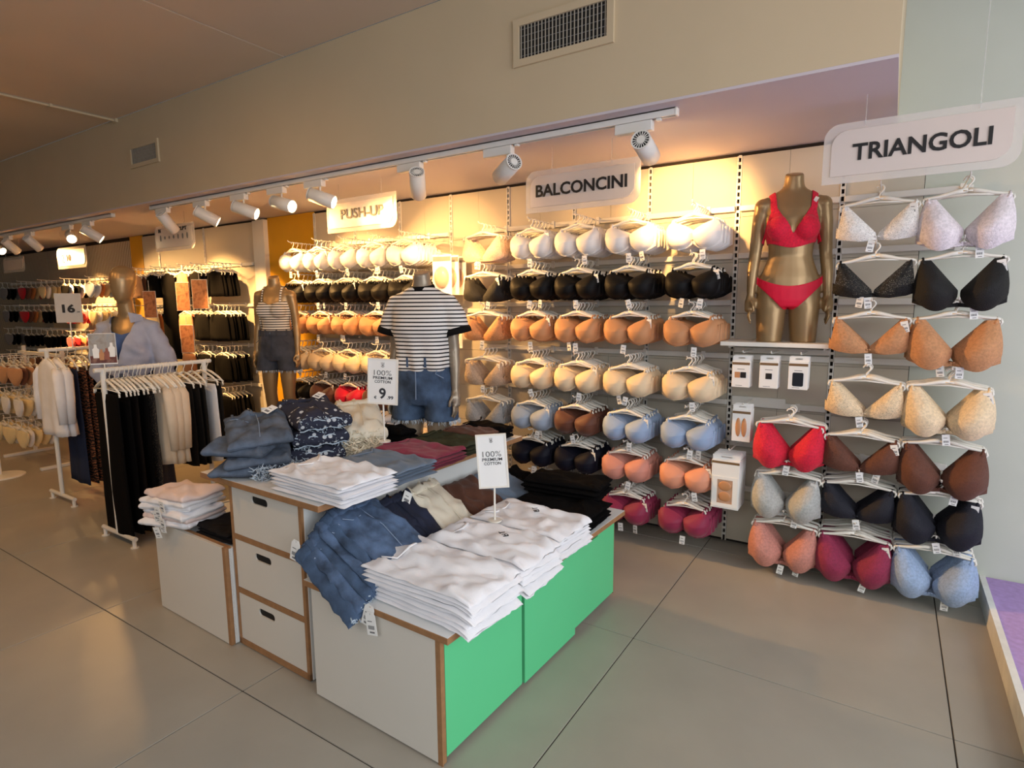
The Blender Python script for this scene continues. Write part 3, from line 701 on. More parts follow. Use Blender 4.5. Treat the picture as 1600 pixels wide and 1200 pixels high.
FR = MB()
for s in (-1, 1):
    FR.merge(fringe(90, lambda R: (lambda a: ((s * 0.104 + 0.094 * cos(a), 0.008 + 0.099 * sin(a), 0.672), (cos(a) * 0.4, sin(a) * 0.4, -1)))(R.uniform(0, 2 * pi)), 0.026, 0.0018, s + 3))
FR = FR.mesh('frayed_hem')
WB_ = MB().rings([oval(z, rx, ry, 0.001, 0, 28) for z, rx, ry in ((0.985, 0.158, 0.110), (1.03, 0.147, 0.103), (1.03, 0.143, 0.099))], cap=False).mesh('waistband', True)
LOOPS = MB()
LOOPS = [MB().box(0.155 * cos(a) - 0.006, 0.155 * cos(a) + 0.006, 0.110 * sin(a) - 0.004, 0.110 * sin(a) + 0.004, 0.98, 1.034).mesh('belt_loop') for a in (-1.2, -1.9, -2.5, -0.6)]
POCK = [MB().tube([(-0.125, -0.085, 0.985), (-0.115, -0.098, 0.945), (-0.155, -0.080, 0.92)], 0.0026, 5).mesh('seam'), MB().tube([(0.125, -0.085, 0.985), (0.115, -0.098, 0.945), (0.155, -0.080, 0.92)], 0.0026, 5).mesh('seam'), MB().tube([(0.0, -0.112, 0.985), (0.004, -0.120, 0.90), (0.0, -0.116, 0.80)], 0.003, 5).mesh('seam')]
BUTTON = MB().cyl((0, -0.106, 1.008), (0, -0.115, 1.008), 0.009, 10).mesh('button')
def dress_shorts(t, m, tag_=False):
    s = put('shorts', SHORTS, m, t); s['label'] = 'denim shorts with frayed hems'
    put('waistband', WB_, m, s); [put('belt_loop', q, m, s) for q in LOOPS]; [put('seam', q, STITCH if m is DEN1 else m, s) for q in POCK]; put('frayed_hem', FR, FRAY, s); put('button', BUTTON, CHROME, s)
t = thing('mannequin', 'headless taupe mannequin in striped tee and blue denim shorts on the table', 'mannequin', (-2.235, 2.53, 0.800 - 0.585), 0.30)
put('body', TORSO, GREYM, t)
tee = put('tee', TEE, TEEST, t); tee['label'] = 'black and white striped tee with black trim'
BLK = mat('black_jersey', rgb(12, 11, 12), 0.85, 0.1, 20, 0.2, 120, spec=0.2)
put('collar', MB().rings([[(cx + r_ * 0.0, cy, cz) for (cx, cy, cz) in oval(z, rx, ry, 0.012, 0, 24, dz=0.012)] for z, rx, ry, r_ in ((1.412, 0.078, 0.064, 0), (1.432, 0.070, 0.058, 0), (1.436, 0.064, 0.052, 0), (1.41, 0.060, 0.05, 0))], cap=False, closed=True).mesh('collar', True), BLK, tee)
for s in (-1, 1):
    c0 = Vector((s * 0.203, 0.0175, 1.195)); dr = Vector((s * 0.024, 0.002, -0.095)).normalized()
    put('cuff', MB().tube([c0, c0 + dr * 0.012, c0 + dr * 0.036], [0.070, 0.075, 0.076], 20).mesh('cuff', True), BLK, tee)
dress_shorts(t, DEN1)
put('base_plate', MB().cyl((0, 0, 0.585), (0, 0, 0.578), 0.15, 24), CHROME, t)
t.location.z += 0.008

# --- distant mannequin in striped camisole on a plinth
pz = 0.40
pb = thing('plinth', 'white plinth behind the table under the striped camisole mannequin', 'plinth', (-4.27, 3.03, 0))
put('box', MB().bbox(-0.22, 0.22, -0.22, 0.22, 0.0, pz, 0.004), LAMIN, pb)
t = thing('mannequin', 'distant headless gold mannequin in striped camisole and dark denim shorts', 'mannequin', (-4.27, 3.03, pz), 0.45); t.scale = (0.92,) * 3
put('body', FULL, GOLD, t)
def f_cami(x, y, z):
    a = abs(x)
    if a > 0.162: return -1
    strap = 0.008 - abs(a - 0.085)
    return max(min(z - 0.99, 1.255 + a * 0.25 - z, 0.155 - max(0, z - 1.2) * 0.3 - a), min(strap, z - 1.2))
c = put('camisole', clip_shell(FULL, f_cami, 0.009, 'camisole'), CAMST, t); c['label'] = 'striped camisole with thin straps'
dress_shorts(t, DEN2)
put('base_plate', MB().cyl((0, 0, 0.0), (0, 0, 0.012), 0.2, 28), CHROME, t)

# --- mannequin with egg head, open shirt and wide trousers
FULLH = bake(body_mb(head=True), 0.009, 4)
t = thing('mannequin', 'gold egg-headed mannequin in knotted light blue shirt and navy trousers', 'mannequin', (-4.80, 2.14, 0.02), 0.62); t.scale = (1.03,) * 3
put('body', FULLH, GOLD, t)
def shirt_mb():
    m = MB()
    m.rings([oval(z, rx, ry, cy, 0, 28, 2.2) for z, rx, ry, cy in ((0.985, 0.115, 0.10, -0.01), (1.01, 0.145, 0.120, -0.01), (1.06, 0.165, 0.132, -0.01), (1.14, 0.160, 0.140, -0.012), (1.22, 0.160, 0.144, -0.014), (1.30, 0.160, 0.100, 0.0), (1.355, 0.160, 0.080, 0.008), (1.395, 0.125, 0.066, 0.012), (1.42, 0.085, 0.06, 0.014))])
    for s in (-1, 1):
        m.tube([(s * 0.09, 0.01, 1.345), (s * 0.16, 0.012, 1.33), (s * 0.205, 0.020, 1.22), (s * 0.240, 0.026, 1.08), (s * 0.225, 0.012, 1.0), (s * 0.198, -0.006, 0.93)], [0.060, 0.060, 0.060, 0.068, 0.060, 0.034], 16)
    return m
SHIRT = bake(shirt_mb(), 0.011, 3)
for v in SHIRT.vertices:
    c = v.co; k = 0.5 + 0.5 * max(0, 1.25 - c.z) / 0.25
    v.co = c + Vector((c.x, c.y, 0)).normalized() * (0.014 * k * sin(c.z * 40 + c.x * 46 + 3 * nz(c.x * 6, c.y * 6, c.z * 6)) * 0.6 + 0.018 * k * nz(c.x * 14, c.y * 14, c.z * 20))
SH = mat('pale_blue_chambray', rgb(160, 166, 188), 0.85, 0.08, 16, 0.25, 180); NAV = mat('navy_crepe', rgb(40, 50, 76), 0.85, 0.08, 12, 0.15, 160); TANK = mat('blue_jersey', rgb(70, 96, 148), 0.8)
def f_open(x, y, z):   # shirt, with the deep V at the front left open
    if y < 0.02 and z > 1.10: return abs(x - 0.004) - (z - 1.10) * 0.30
    return 1
s = put('shirt', clip_shell(SHIRT, f_open, 0.002, 'shirt'), SH, t); s['label'] = 'light blue shirt tied in a knot at the waist'
put('tank_top', clip_shell(FULLH, lambda x, y, z: min(z - 1.0, 1.285 + abs(x) * 0.3 - z, 0.152 - abs(x)), 0.003, 'tank_top'), TANK, t)
for sg in (-1, 1):
    put('collar', MB().grid(6, 4, lambda a, b_: (sg * (0.055 + 0.055 * a + 0.02 * b_), -0.075 + 0.10 * (1 - a) * 0 + 0.075 * a * 0.9 - 0.012 * b_, 1.445 - 0.02 * a - 0.075 * b_ * (1 - 0.45 * a))).mesh('collar', True), SH, s)
put('knot', MB().ell((0.01, -0.135, 1.03), (0.032, 0.026, 0.024)).tube([(0.0, -0.135, 1.03), (-0.03, -0.14, 0.98), (-0.05, -0.13, 0.92)], [0.02, 0.03, 0.012], 8, flat=0.5).tube([(0.02, -0.135, 1.03), (0.06, -0.14, 0.99), (0.075, -0.13, 0.95)], [0.018, 0.026, 0.01], 8, flat=0.5).mesh('knot', True), SH, s)
TR = MB().rings([oval(z, rx, ry, cy, 0, 28) for z, rx, ry, cy in ((0.76, 0.16, 0.11, 0.01), (0.82, 0.182, 0.122, 0.012), (0.90, 0.184, 0.122, 0.012), (0.97, 0.160, 0.108, 0.004), (1.05, 0.130, 0.095, 0.0))])
for sg in (-1, 1): TR.rings([oval(z, r, r * 1.1, 0.01, sg * cx, 20) for z, r, cx in ((0.84, 0.094, 0.092), (0.7, 0.10, 0.102), (0.5, 0.102, 0.108), (0.25, 0.108, 0.112), (0.05, 0.116, 0.114))])
TR = bake(TR, 0.013, 3)
for v in TR.vertices:
    c = v.co; cx = 0.108 * (1 if c.x > 0 else -1) * (1 if c.z < 0.8 else 0); a = atan2(c.y - 0.01, c.x - cx)
    v.co = c + Vector((cos(a), sin(a), 0)) * 0.008 * sin(6 * a) * (1 if c.z < 0.75 else 0.2)
put('trousers', TR, NAV, t)
put('base_plate', MB().cyl((0, 0, -0.018), (0, 0, 0.0), 0.19, 30).tube([(0.0, 0.12, 0.0), (0.0, 0.12, 0.3)], 0.01, 8), mat('dark_base', rgb(50, 40, 34), 0.3, metal=0.6), t)

# ================================================================== DISPLAY TABLE GROUP
TH = radians(-1.5); TC0 = Vector((-1.171, 1.367, 0))
def T(u, v, z=0.0):
    return (TC0.x + u * cos(TH) - v * sin(TH), TC0.y + u * sin(TH) + v * cos(TH), z)
def panel_top(name, x0, x1, y0, y1, z0, z1, parent):
    o = put(name, MB().bbox(x0, x1, y0, y1, z0, z1, 0.002), PLY, parent)
    put('laminate', MB().box(x0 + 0.002, x1 - 0.002, y0 + 0.002, y1 - 0.002, z1 - 0.0005, z1 + 0.0012), LAMIN2, o); return o
bt = thing('display_bench', 'low display bench with green drawers and white side panel', 'display bench', T(0, 0), TH)
put('side_panel', MB().bbox(-0.665, -0.021, 0, 0.004, 0.006, 0.46, 0.001), LAMIN, bt)
put('board_edge', MB().box(-0.665, 0.0, 0.0042, 0.020, 0.006, 0.46).box(-0.021, 0.0, 0.0, 0.0042, 0.0, 0.46), PLY, bt)
put('carcass', MB().box(-0.665, -0.64, 0.020, 1.36, 0.02, 0.46).box(-0.64, -0.03, 1.345, 1.36, 0.02, 0.46).box(-0.64, -0.03, 0.02, 1.345, 0.03, 0.045).box(-0.64, -0.03, 0.485, 0.505, 0.045, 0.46), LAMIN2, bt)
put('inner_shadow_board', MB().box(-0.030, -0.026, 0.02, 1.345, 0.035, 0.46), BLACKM, bt)  # black backing stands in for the shade inside the drawer slots
def green_drawer(v0, v1, holes, z0, notch):
    out = [(v0, z0), (v1 - notch, z0), (v1 - notch, z0 + 0.03), (v1, z0 + 0.03), (v1, 0.455), (v0, 0.455)] if notch else [(v0, z0), (v1, z0), (v1, 0.455), (v0, 0.455)]
    d = put('drawer', plate(out, holes, 0.018).mapv(lambda x, y, z: (-y, x, z)), GREEN, bt, (-0.009, 0, 0)); return d
def half_slot(c, w, h, top=0.4549):
    return [(c - w / 2, top - 0.002), (c - w / 2, top - h * 0.6), (c - w / 2 + 0.015, top - h), (c + w / 2 - 0.015, top - h), (c + w / 2, top - h * 0.6), (c + w / 2, top - 0.002)]
green_drawer(0.022, 0.487, [half_slot(0.25, 0.11, 0.03)], 0.024, 0)
d2 = green_drawer(0.508, 1.358, [half_slot(0.70, 0.125, 0.078), half_slot(1.13, 0.10, 0.040)], 0.014, 0.42)
put('edge', MB().box(-0.018, -0.0005, 1.3585, 1.362, 0.035, 0.455), PLY, bt)
panel_top('top_board', -0.695, 0.045, -0.012, 1.392, 0.462, 0.486, bt)

mu = thing('drawer_unit', 'tall white three-drawer unit in the middle of the display table', 'drawer unit', T(-1.008, 0.035), TH)
w = 0.257
put('carcass', MB().box(-w, -w + 0.018, 0, 1.34, 0.006, 0.772).box(w - 0.018, w, 0, 1.34, 0.006, 0.772).box(-w, w, 1.32, 1.34, 0.006, 0.772).box(-w, w, 0, 0.02, 0.006, 0.022).box(-w, w, 0, 1.3, 0.022, 0.034), PLY, mu)
put('side_panel', MB().box(w, w + 0.004, 0.012, 1.34, 0.006, 0.772), LAMIN2, mu); put('side_panel', MB().box(-w - 0.004, -w, 0.012, 1.34, 0.006, 0.772), LAMIN2, mu)
for (z0, z1) in ((0.036, 0.256), (0.286, 0.512), (0.540, 0.770)):
    x0, x1 = -w + 0.020, w - 0.020
    d = put('drawer', plate([(x0, z0), (x1, z0), (x1, z1), (x0, z1)], [slot_loop(-0.03, z1 - 0.047, 0.118, 0.034)], 0.007), LAMIN, mu, (0, 0.0055, 0))
    put('handle_recess', MB().box(-0.10, 0.04, 0.0042, 0.008, z1 - 0.075, z1 - 0.02), BLACKM, d)
    put('drawer_box', MB().box(x0 + 0.02, x1 - 0.02, 0.018, 0.9, z0 + 0.02, z1 - 0.08), PLY, d)
for z in (0.258, 0.514): put('divider', MB().box(-w + 0.018, w - 0.018, 0.001, 0.9, z, z + 0.025), PLY, mu)
panel_top('top_board', -0.425, 0.415, -0.035, 1.365, 0.774, 0.799, mu)

lb = thing('display_box', 'low white display box at the left end of the table', 'display box', T(-1.60, 0.0), TH)
put('front_panel', MB().bbox(-0.325, 0.303, 0.0, 0.016, 0.004, 0.468, 0.001), LAMIN, lb)
put('board_edge', MB().box(0.303, 0.325, 0.0, 0.018, 0.002, 0.470).box(-0.325, 0.325, 0.0165, 0.03, 0.004, 0.4715), PLY, lb)
put('side_panel', MB().box(0.310, 0.325, 0.019, 0.60, 0.004, 0.462), LAMIN2, lb); put('side_panel', MB().box(-0.325, -0.310, 0.031, 0.60, 0.004, 0.462), LAMIN2, lb)
put('back_panel', MB().box(-0.31, 0.31, 0.585, 0.60, 0.004, 0.462), LAMIN2, lb); put('shelf', MB().box(-0.309, 0.309, 0.031, 0.584, 0.44, 0.455), LAMIN2, lb)

# ------------------------------------------------------------------ folded clothes
def slab(w, d, t, seed, nx=16, ny=12, p=9, wob=0.005, crease=0.0):
    def cl(a): return (1 if a >= 0 else -1) * (1 - (1 - abs(a)) ** 1.7)
    def pt(u, v, side):
        s, r = cl(2 * u - 1), cl(2 * v - 1)
        e = max(abs(s) ** p, abs(r) ** p); q = sqrt(max(0, 1 - e))
        x = s * w / 2 * (1 + 0.020 * nz(r * 3, seed * 1.7, side)) + 0.006 * nz(r * 5, seed * 3.1); y = r * d / 2 * (1 + 0.020 * nz(s * 3, seed * 2.3, side)) + 0.006 * nz(s * 5, seed * 5.1)
        z = t / 2 * (1 + side * q) + wob * nz(x * 9, y * 9, seed) * (0.4 + 0.6 * q)
        if crease and side > 0: z += crease * ((1 - abs(nz(x * 6 + y * 9, y * 5 - x * 3, seed * 2.0)) * 2.2) ** 3 * 0.30 + 0.35 * nz(x * 14, y * 22, seed)) * q
        return (x, y, z)
    m = MB().grid(nx, ny, lambda u, v: pt(u, v, 1)); b_ = MB().grid(nx, ny, lambda u, v: pt(u, v, -1)); b_.f = [f[::-1] for f in b_.f]; m.merge(b_)
    return m
def ztop(x, y, t, seed, wob, crease):
    return t + wob * nz(x * 9, y * 9, seed) + crease * ((1 - abs(nz(x * 6 + y * 9, y * 5 - x * 3, seed * 2.0)) * 2.2) ** 3 * 0.30 + 0.35 * nz(x * 14, y * 22, seed))
def cloth(name, mb, m, label, cat, loc, rot, group=None):
    o = put(name, mb.mesh(name, True), m, None, loc, rot); return tag(o, label, cat, group)
FABS = {}
def fab(name, r_, g_, b_): return mat('cotton_' + name, rgb(r_, g_, b_), 0.9, 0.05, 10, 0.2, 200, sheen=0.12 if r_ > 80 else 0.0, spec=0.3 if r_ > 80 else 0.1)
FW = fab('white', 240, 240, 244); FBG = fab('slate_blue', 106, 122, 142); FBU = fab('burgundy', 136, 50, 74); FOL = fab('olive', 62, 64, 48); FBR = fab('brown', 92, 58, 44)
FBK = fab('black', 9, 8, 9); FMA = fab('maroon', 66, 22, 36); FGR = fab('charcoal', 28, 26, 27)
def stack(n, cx, cy, z, w, d, h, m, colour, where, kind='tee', rz=TH, seed=0, droop=None, neck=True):
    th = h / n; R = random.Random(seed)
    for i in range(n):
        mb = slab(w, d, th * 1.18, seed + i * 1.37, wob=0.005 if i < n - 1 else 0.009, crease=(0.055 if m is FW else 0.036) if i == n - 1 else 0.0, nx=16 if i < n - 1 else 40, ny=12 if i < n - 1 else 30, p=7)
        dx, dy, a = R.uniform(-0.012, 0.012), R.uniform(-0.008, 0.008), rz + R.uniform(-0.045, 0.045)
        if droop:
            ex, ey = droop     # table edge in world x / y: what hangs over sags
            def sag(x, y, zz):
                X = cx + dx + x * cos(a) - y * sin(a); Y = cy + dy + x * sin(a) + y * cos(a)
                o_ = max(0, X - ex) if ex is not None else 0; o2 = max(0, ey - Y) if ey is not None else 0
                return (x, y, zz - 3.2 * o_ * o_ - 5.0 * o2 * o2 - 0.10 * o_)
            mb.mapv(sag)
        lab = f'topmost folded {colour} {kind} {where}' if i == n - 1 else (f'lowest folded {colour} {kind} {where}' if i == 0 else f'folded {colour} {kind} inside the stack {where}')
        o = cloth('folded_' + kind.replace(' ', '_'), mb, m, lab, kind, (cx + dx, cy + dy, z + i * th), (0, 0, a), f'folded {colour} {kind} stack {where}')
        if i == n - 1 and neck:
            zt_ = th * 1.18 + 0.002
            put('neckband', MB().tube([(-w * 0.42, -0.085, zt_), (-w * 0.33, -0.05, zt_ + 0.004), (-w * 0.30, 0.0, zt_ + 0.005), (-w * 0.33, 0.05, zt_ + 0.004), (-w * 0.42, 0.085, zt_)], 0.006, 6, flat=0.5).mapv(lambda x, y, z: (x, y, z + ztop(x, y, 0, seed + i * 1.37, 0.009, 0.055 if m is FW else 0.036))).mesh('neckband', True), m, o)
    return o
Z1 = 0.4875; Z2 = 0.8005
XE = -1.128
o = stack(8, -1.305, 1.545, Z1, 0.50, 0.30, 0.125, FW, 'white', 'at the bench front corner', seed=3, droop=(XE, 1.362))
PR = MB()
for k, (a, b_, c_, d_) in enumerate(((0, 0, 0.012, 0.002), (0.006, 0, 0.002, 0.016), (0.02, 0.0, 0.003, 0.016), (0.02, 0.007, 0.012, 0.002), (0.032, 0, 0.003, 0.016), (0.02, 0.015, 0.013, 0.002))): PR.box(a, a + c_, b_, b_ + d_, 0, 0.0012)
PR = PR.mesh('size_print')
o = stack(7, -1.305, 1.862, Z1, 0.49, 0.28, 0.115, FW, 'white', 'in the middle of the bench', seed=5, droop=(XE, None)); put('size_print', PR, INK, o, (-0.0, 0.05, 0.115 / 7 * 1.18 + 0.003 + ztop(0, 0.05, 0, 5 + 6 * 1.37, 0.009, 0.055)), (0, 0, -0.6), (1.5, 1.5, 2))
o = stack(7, -1.310, 2.175, Z1, 0.47, 0.29, 0.11, FW, 'white', 'beside the black pile on the bench', seed=8, droop=(XE, None)); put('size_print', PR, INK, o, (-0.02, 0.04, 0.11 / 7 * 1.18 + 0.003 + ztop(-0.02, 0.04, 0, 8 + 6 * 1.37, 0.009, 0.055)), (0, 0, -0.8), (1.5, 1.5, 2))
stack(4, -1.33, 2.50, Z1, 0.44, 0.26, 0.085, FBK, 'black', 'at the far bench end, front pile', 'trousers', seed=11, neck=False)
stack(3, -1.36, 2.64, Z1 + 0.088, 0.42, 0.22, 0.07, FBK, 'black', 'on top of the far bench pile', 'trousers', rz=TH + 0.1, seed=12, neck=False)
# garments leaning against the drawer unit on the bench
def leaning(name, w, l, t, m, label, cat, y, x0, z0, ang, seed, rz=0.0):
    mb = slab(l, w, t, seed, nx=30, ny=24, p=5, crease=0.07, wob=0.02)
    return cloth(name, mb, m, label, cat, (x0, y, z0), (0, ang, TH + rz))
leaning('folded_shirt', 0.26, 0.32, 0.05, FBR, 'dark brown folded top leaning between cream trousers and slate blue top', 'top', 2.30, -1.71, 0.545, 0.45, 23)
leaning('folded_shirt', 0.24, 0.32, 0.05, FBG, 'slate blue folded top leaning behind the brown one on the bench', 'top', 2.54, -1.70, 0.545, 0.42, 24)
leaning('folded_shirt', 0.20, 0.30, 0.05, FBK, 'black folded top at the back corner beside the slate blue one', 'top', 2.69, -1.66, 0.535, 0.30, 25)

def jean_piece(w, l, t, m, label, loc, rot, seed, fray=FRAY, cat='shorts', sag=None, hem=True, tagged=False, name='denim_shorts'):
    """folded denim piece: waistband at -x end, frayed hem at +x end"""
    mb = slab(l, w, t, seed, nx=34, ny=26, p=5, wob=0.014, crease=0.055)
    if sag: mb.mapv(sag)
    o = cloth(name, mb, m, label, cat, loc, rot)
    wbm = slab(0.048, w * 1.0, t * 1.22, seed, nx=8, ny=26, p=5, wob=0.003).mapv(lambda x, y, z: (x - l / 2 + 0.024, y, z - t * 0.10))
    lps = [MB().bbox(-l / 2 - 0.006, -l / 2 + 0.046, yy * w - 0.006, yy * w + 0.006, t * 0.45, t * 1.12, 0.002) for yy in (-0.36, -0.05, 0.3)]
    pks = [MB().tube([(-l * 0.30, -w * 0.40, t * 1.02), (-l * 0.22, -w * 0.30, t * 1.04), (-l * 0.24, -w * 0.12, t * 1.03)], 0.0022, 4), MB().tube([(-l * 0.42, w * 0.02, t * 1.0), (l * 0.0, w * 0.03, t * 1.05), (l * 0.4, w * 0.0, t * 0.98)], 0.0022, 4)]
    lift = lambda x, y, z: (x, y, z + (ztop(max(x, -l / 2 + 0.03), y, t, seed, 0.014, 0.055) - t) if z > t * 0.5 else z)
    wbm.mapv(lift); [q.mapv(lift) for q in lps + pks]
    for q in [wbm] + lps + pks:
        if sag: q.mapv(sag)
    put('waistband', wbm.mesh('waistband', True), m, o); [put('belt_loop', q, m, o) for q in lps]; [put('seam', q, STITCH if m in (DEN1, DEN3, DEN5) else m, o) for q in pks]
    bn = MB().cyl((-l / 2 + 0.02, -0.02, t * 1.12), (-l / 2 + 0.02, -0.02, t * 1.12 + 0.006), 0.0075, 10).mapv(lift)
    if sag: bn.mapv(sag)
    put('button', bn, CHROME, o)
    if hem:
        fr = fringe(70, lambda R: ((l / 2 - 0.02 + R.uniform(-0.008, 0.004), R.uniform(-0.5, 0.5) * w * 0.96, R.uniform(0.05, 0.95) * t), (1, R.uniform(-.5, .5), R.uniform(-.6, .5))), 0.032, 0.0022, int(seed * 10))
        for k in range(3): fr.tube([(l / 2 - 0.008, w * (0.46 - 0.92 * j / 14), t * (0.25 + 0.25 * k) + 0.006 * sin(j * 1.3 + k)) for j in range(15)], 0.0032, 4)
        if sag: fr.mapv(sag)
        put('frayed_hem', fr, fray, o)
    if tagged:
        tg = put('price_tag', MB().bbox(-0.02, 0.02, -0.032, 0.036, 0, 0.0015, 0.0004), CARD, o, (-l / 2 + 0.05, w * 0.25, ztop(-l / 2 + 0.05, w * 0.25, t, seed, 0.014, 0.055) + 0.012), (0.15, 0.2, 0.7))
        put('barcode', MB().box(-0.012, 0.012, -0.022, -0.008, 0.0016, 0.0022).box(-0.01, 0.006, 0.006, 0.010, 0.0016, 0.0022), CARDG, tg)
    return o
for i in range(6):
    yy = 1.455 + 0.026 * i; zz = 0.515 + 0.024 * i
    def sag(x, y, z, yy=yy):
        ov = max(0, 1.372 - (yy + y)); return (x, y, z - 4.5 * ov * ov - 0.6 * ov)
    SP = jean_piece(0.26, 0.37, 0.042, DEN3 if i % 2 else DEN1, ('topmost' if i == 5 else NTH[5 - i] + ' from top') + ' washed blue denim shorts in the pile at bench front', (-1.685 + 0.004 * i, yy, zz), (0, 0.52 - 0.02 * i, TH - 0.06 + 0.02 * i), 30 + i * 0.77, sag=sag)
def put_world(name, me, m, parent, loc, rot):
    o = put(name, me, m, parent, loc, rot); o.matrix_parent_inverse = parent.matrix_basis.inverted(); return o
BIGTAG = plate([(-0.022, 0), (0.022, 0), (0.022, 0.072), (0.012, 0.086), (-0.012, 0.086), (-0.022, 0.072)], [slot_loop(0, 0.078, 0.006, 0.0058)], 0.0015).mesh('swing_tag')
BIGBAR = MB()
for k in range(9): BIGBAR.box(-0.014 + k * 0.0032, -0.0125 + k * 0.0032, -0.0016, -0.0009, 0.022, 0.036)
BIGBAR.box(-0.014, 0.006, -0.0016, -0.0009, 0.050, 0.053); BIGBAR.box(-0.010, 0.012, -0.0016, -0.0009, 0.008, 0.014); BIGBAR = BIGBAR.mesh('barcode')
for (lx, ly, lz, ry, rz_) in ((-1.875, 1.345, 0.575, 0.22, 0.1), (-1.462, 1.348, 0.395, -0.12, 0.1), (-1.50, 1.352, 0.42, 0.3, 0.1)):
    tg = put_world('swing_tag', BIGTAG, CARD, SP, (lx, ly, lz), (0, ry, rz_)); put('barcode', BIGBAR, CARDG, tg)
for i in range(3):
    jean_piece(0.24, 0.34, 0.045, DEN4, ('topmost', 'middle', 'lowest')[2 - i] + ' dark navy denim shorts beside the washed blue pile', (-1.69, 1.74 + 0.028 * i, 0.540 + 0.022 * i), (0, 0.55, TH), 41 + i, fray=DEN1, tagged=(i == 2))
for i in range(2):
    jean_piece(0.25 - 0.02 * i, 0.33, 0.05, CREAMD, ('topmost', 'lower')[1 - i] + ' cream denim trousers rumpled against the drawer unit', (-1.70 - 0.01 * i, 2.01 + 0.015 * i, 0.548 + 0.036 * i), (0, 0.42 + 0.12 * i, TH + 0.05), 21 + i, hem=False, cat='trousers', name='folded_trousers')
# upper board, left half
for i in range(4):
    def sag(x, y, z):
        return (x, y, z)
    GJ = jean_piece(0.27, 0.36, 0.055, DEN5, ('topmost', 'second', 'third', 'lowest')[3 - i] + ' grey-blue jeans in the pile at the upper board corner', (-2.43 + (0.0, 0.025, -0.015, 0.01)[i], 1.56 + (0.0, 0.02, 0.0, 0.03)[i], Z2 + 0.0 + 0.050 * i), ((0, 0.04, -0.05, 0.08)[i], (0, 0.05, 0.06, 0.16)[i], TH + (-0.85, -0.6, -1.0, -0.5)[i]), 51 + i, hem=False, tagged=(i == 3), cat='jeans', name='folded_jeans')
DOT = spots_mat('navy_polka_denim', rgb(36, 40, 60), rgb(196, 200, 206), 26, 0.26)
for i in range(3):
    jean_piece(0.27, 0.33, 0.085, DOT, ('topmost', 'middle', 'lowest')[2 - i] + ' navy dotted jeans in the pile behind the grey-blue jeans', (-2.42, 1.88 + 0.01 * i, Z2 + 0.078 * i), (0.0, 0.12, TH - 0.5 + 0.1 * i), 61 + i, tagged=(i == 2), cat='jeans', name='folded_jeans')
for i in range(2):
    CJ = jean_piece(0.24, 0.34, 0.085, CREAMD, ('topmost', 'lower')[1 - i] + ' cream jeans with shaggy hem beside the dotted jeans', (-2.36, 2.14 + 0.01 * i, Z2 + 0.005 + 0.08 * i), (0, 0.28, TH - 0.6), 71 + i, fray=FRAYC, cat='jeans', name='folded_jeans')
_o = put('shaggy_hem', fringe(420, lambda R: ((R.uniform(-0.09, 0.09), R.uniform(-0.07, 0.07), R.uniform(0.0, 0.09)), (R.uniform(-1, 1), R.uniform(-1, 1), R.uniform(-.4, 1))), 0.05, 0.003, 9), FRAYC, CJ, (0.17, -0.02, -0.05), (0, 0, 0.3))
put('frayed_edge', fringe(300, lambda R: ((R.uniform(-0.16, 0.16), R.uniform(-0.03, 0.03), R.uniform(0.0, 0.05)), (R.uniform(-1, 1), R.uniform(-1, 1), R.uniform(-.5, .6))), 0.035, 0.0022, 5), FRAY, GJ, (0, 0, 0), (0, 0, 0))
_f = bpy.data.objects['frayed_edge']; _f.location = (-2.21, 1.56, Z2 + 0.004); _f.rotation_euler = (0, 0, 1.2); _f.scale = (0.8, 1.0, 1.0); _f.matrix_parent_inverse = GJ.matrix_basis.inverted()
stack(2, -2.28, 2.33, Z2, 0.24, 0.12, 0.07, FBK, 'black', 'in front of the striped mannequin', 'shirt', seed=74, neck=False)
STR2 = stripes('white_tee_navy_stripes', 0.05, 0.13, rgb(236, 230, 230), rgb(40, 40, 60), 0)
o = stack(3, -2.47, 2.50, Z2, 0.26, 0.20, 0.10, STR2, 'navy striped white', 'beside the mannequin base', seed=78, rz=TH + 0.4, neck=False)
# upper board, right edge row
stack(6, -1.865, 1.545, Z2, 0.45, 0.28, 0.085, FW, 'white', 'at the upper board front corner', seed=81)
stack(4, -1.87, 1.83, Z2, 0.41, 0.25, 0.062, FBG, 'slate blue', 'on the upper board beside the white stack', seed=84)
stack(4, -1.875, 2.09, Z2, 0.39, 0.23, 0.060, FBU, 'burgundy', 'on the upper board beneath the price sign', seed=87)
stack(4, -1.875, 2.325, Z2, 0.36, 0.21, 0.062, FOL, 'olive', 'on the upper board between burgundy and brown stacks', seed=90)
stack(4, -1.885, 2.52, Z2, 0.27, 0.17, 0.066, FBR, 'brown', 'on the upper board between olive and black stacks', seed=93)
stack(3, -1.88, 2.66, Z2, 0.27, 0.12, 0.075, FBK, 'black', 'at the far end of the upper board', seed=96)
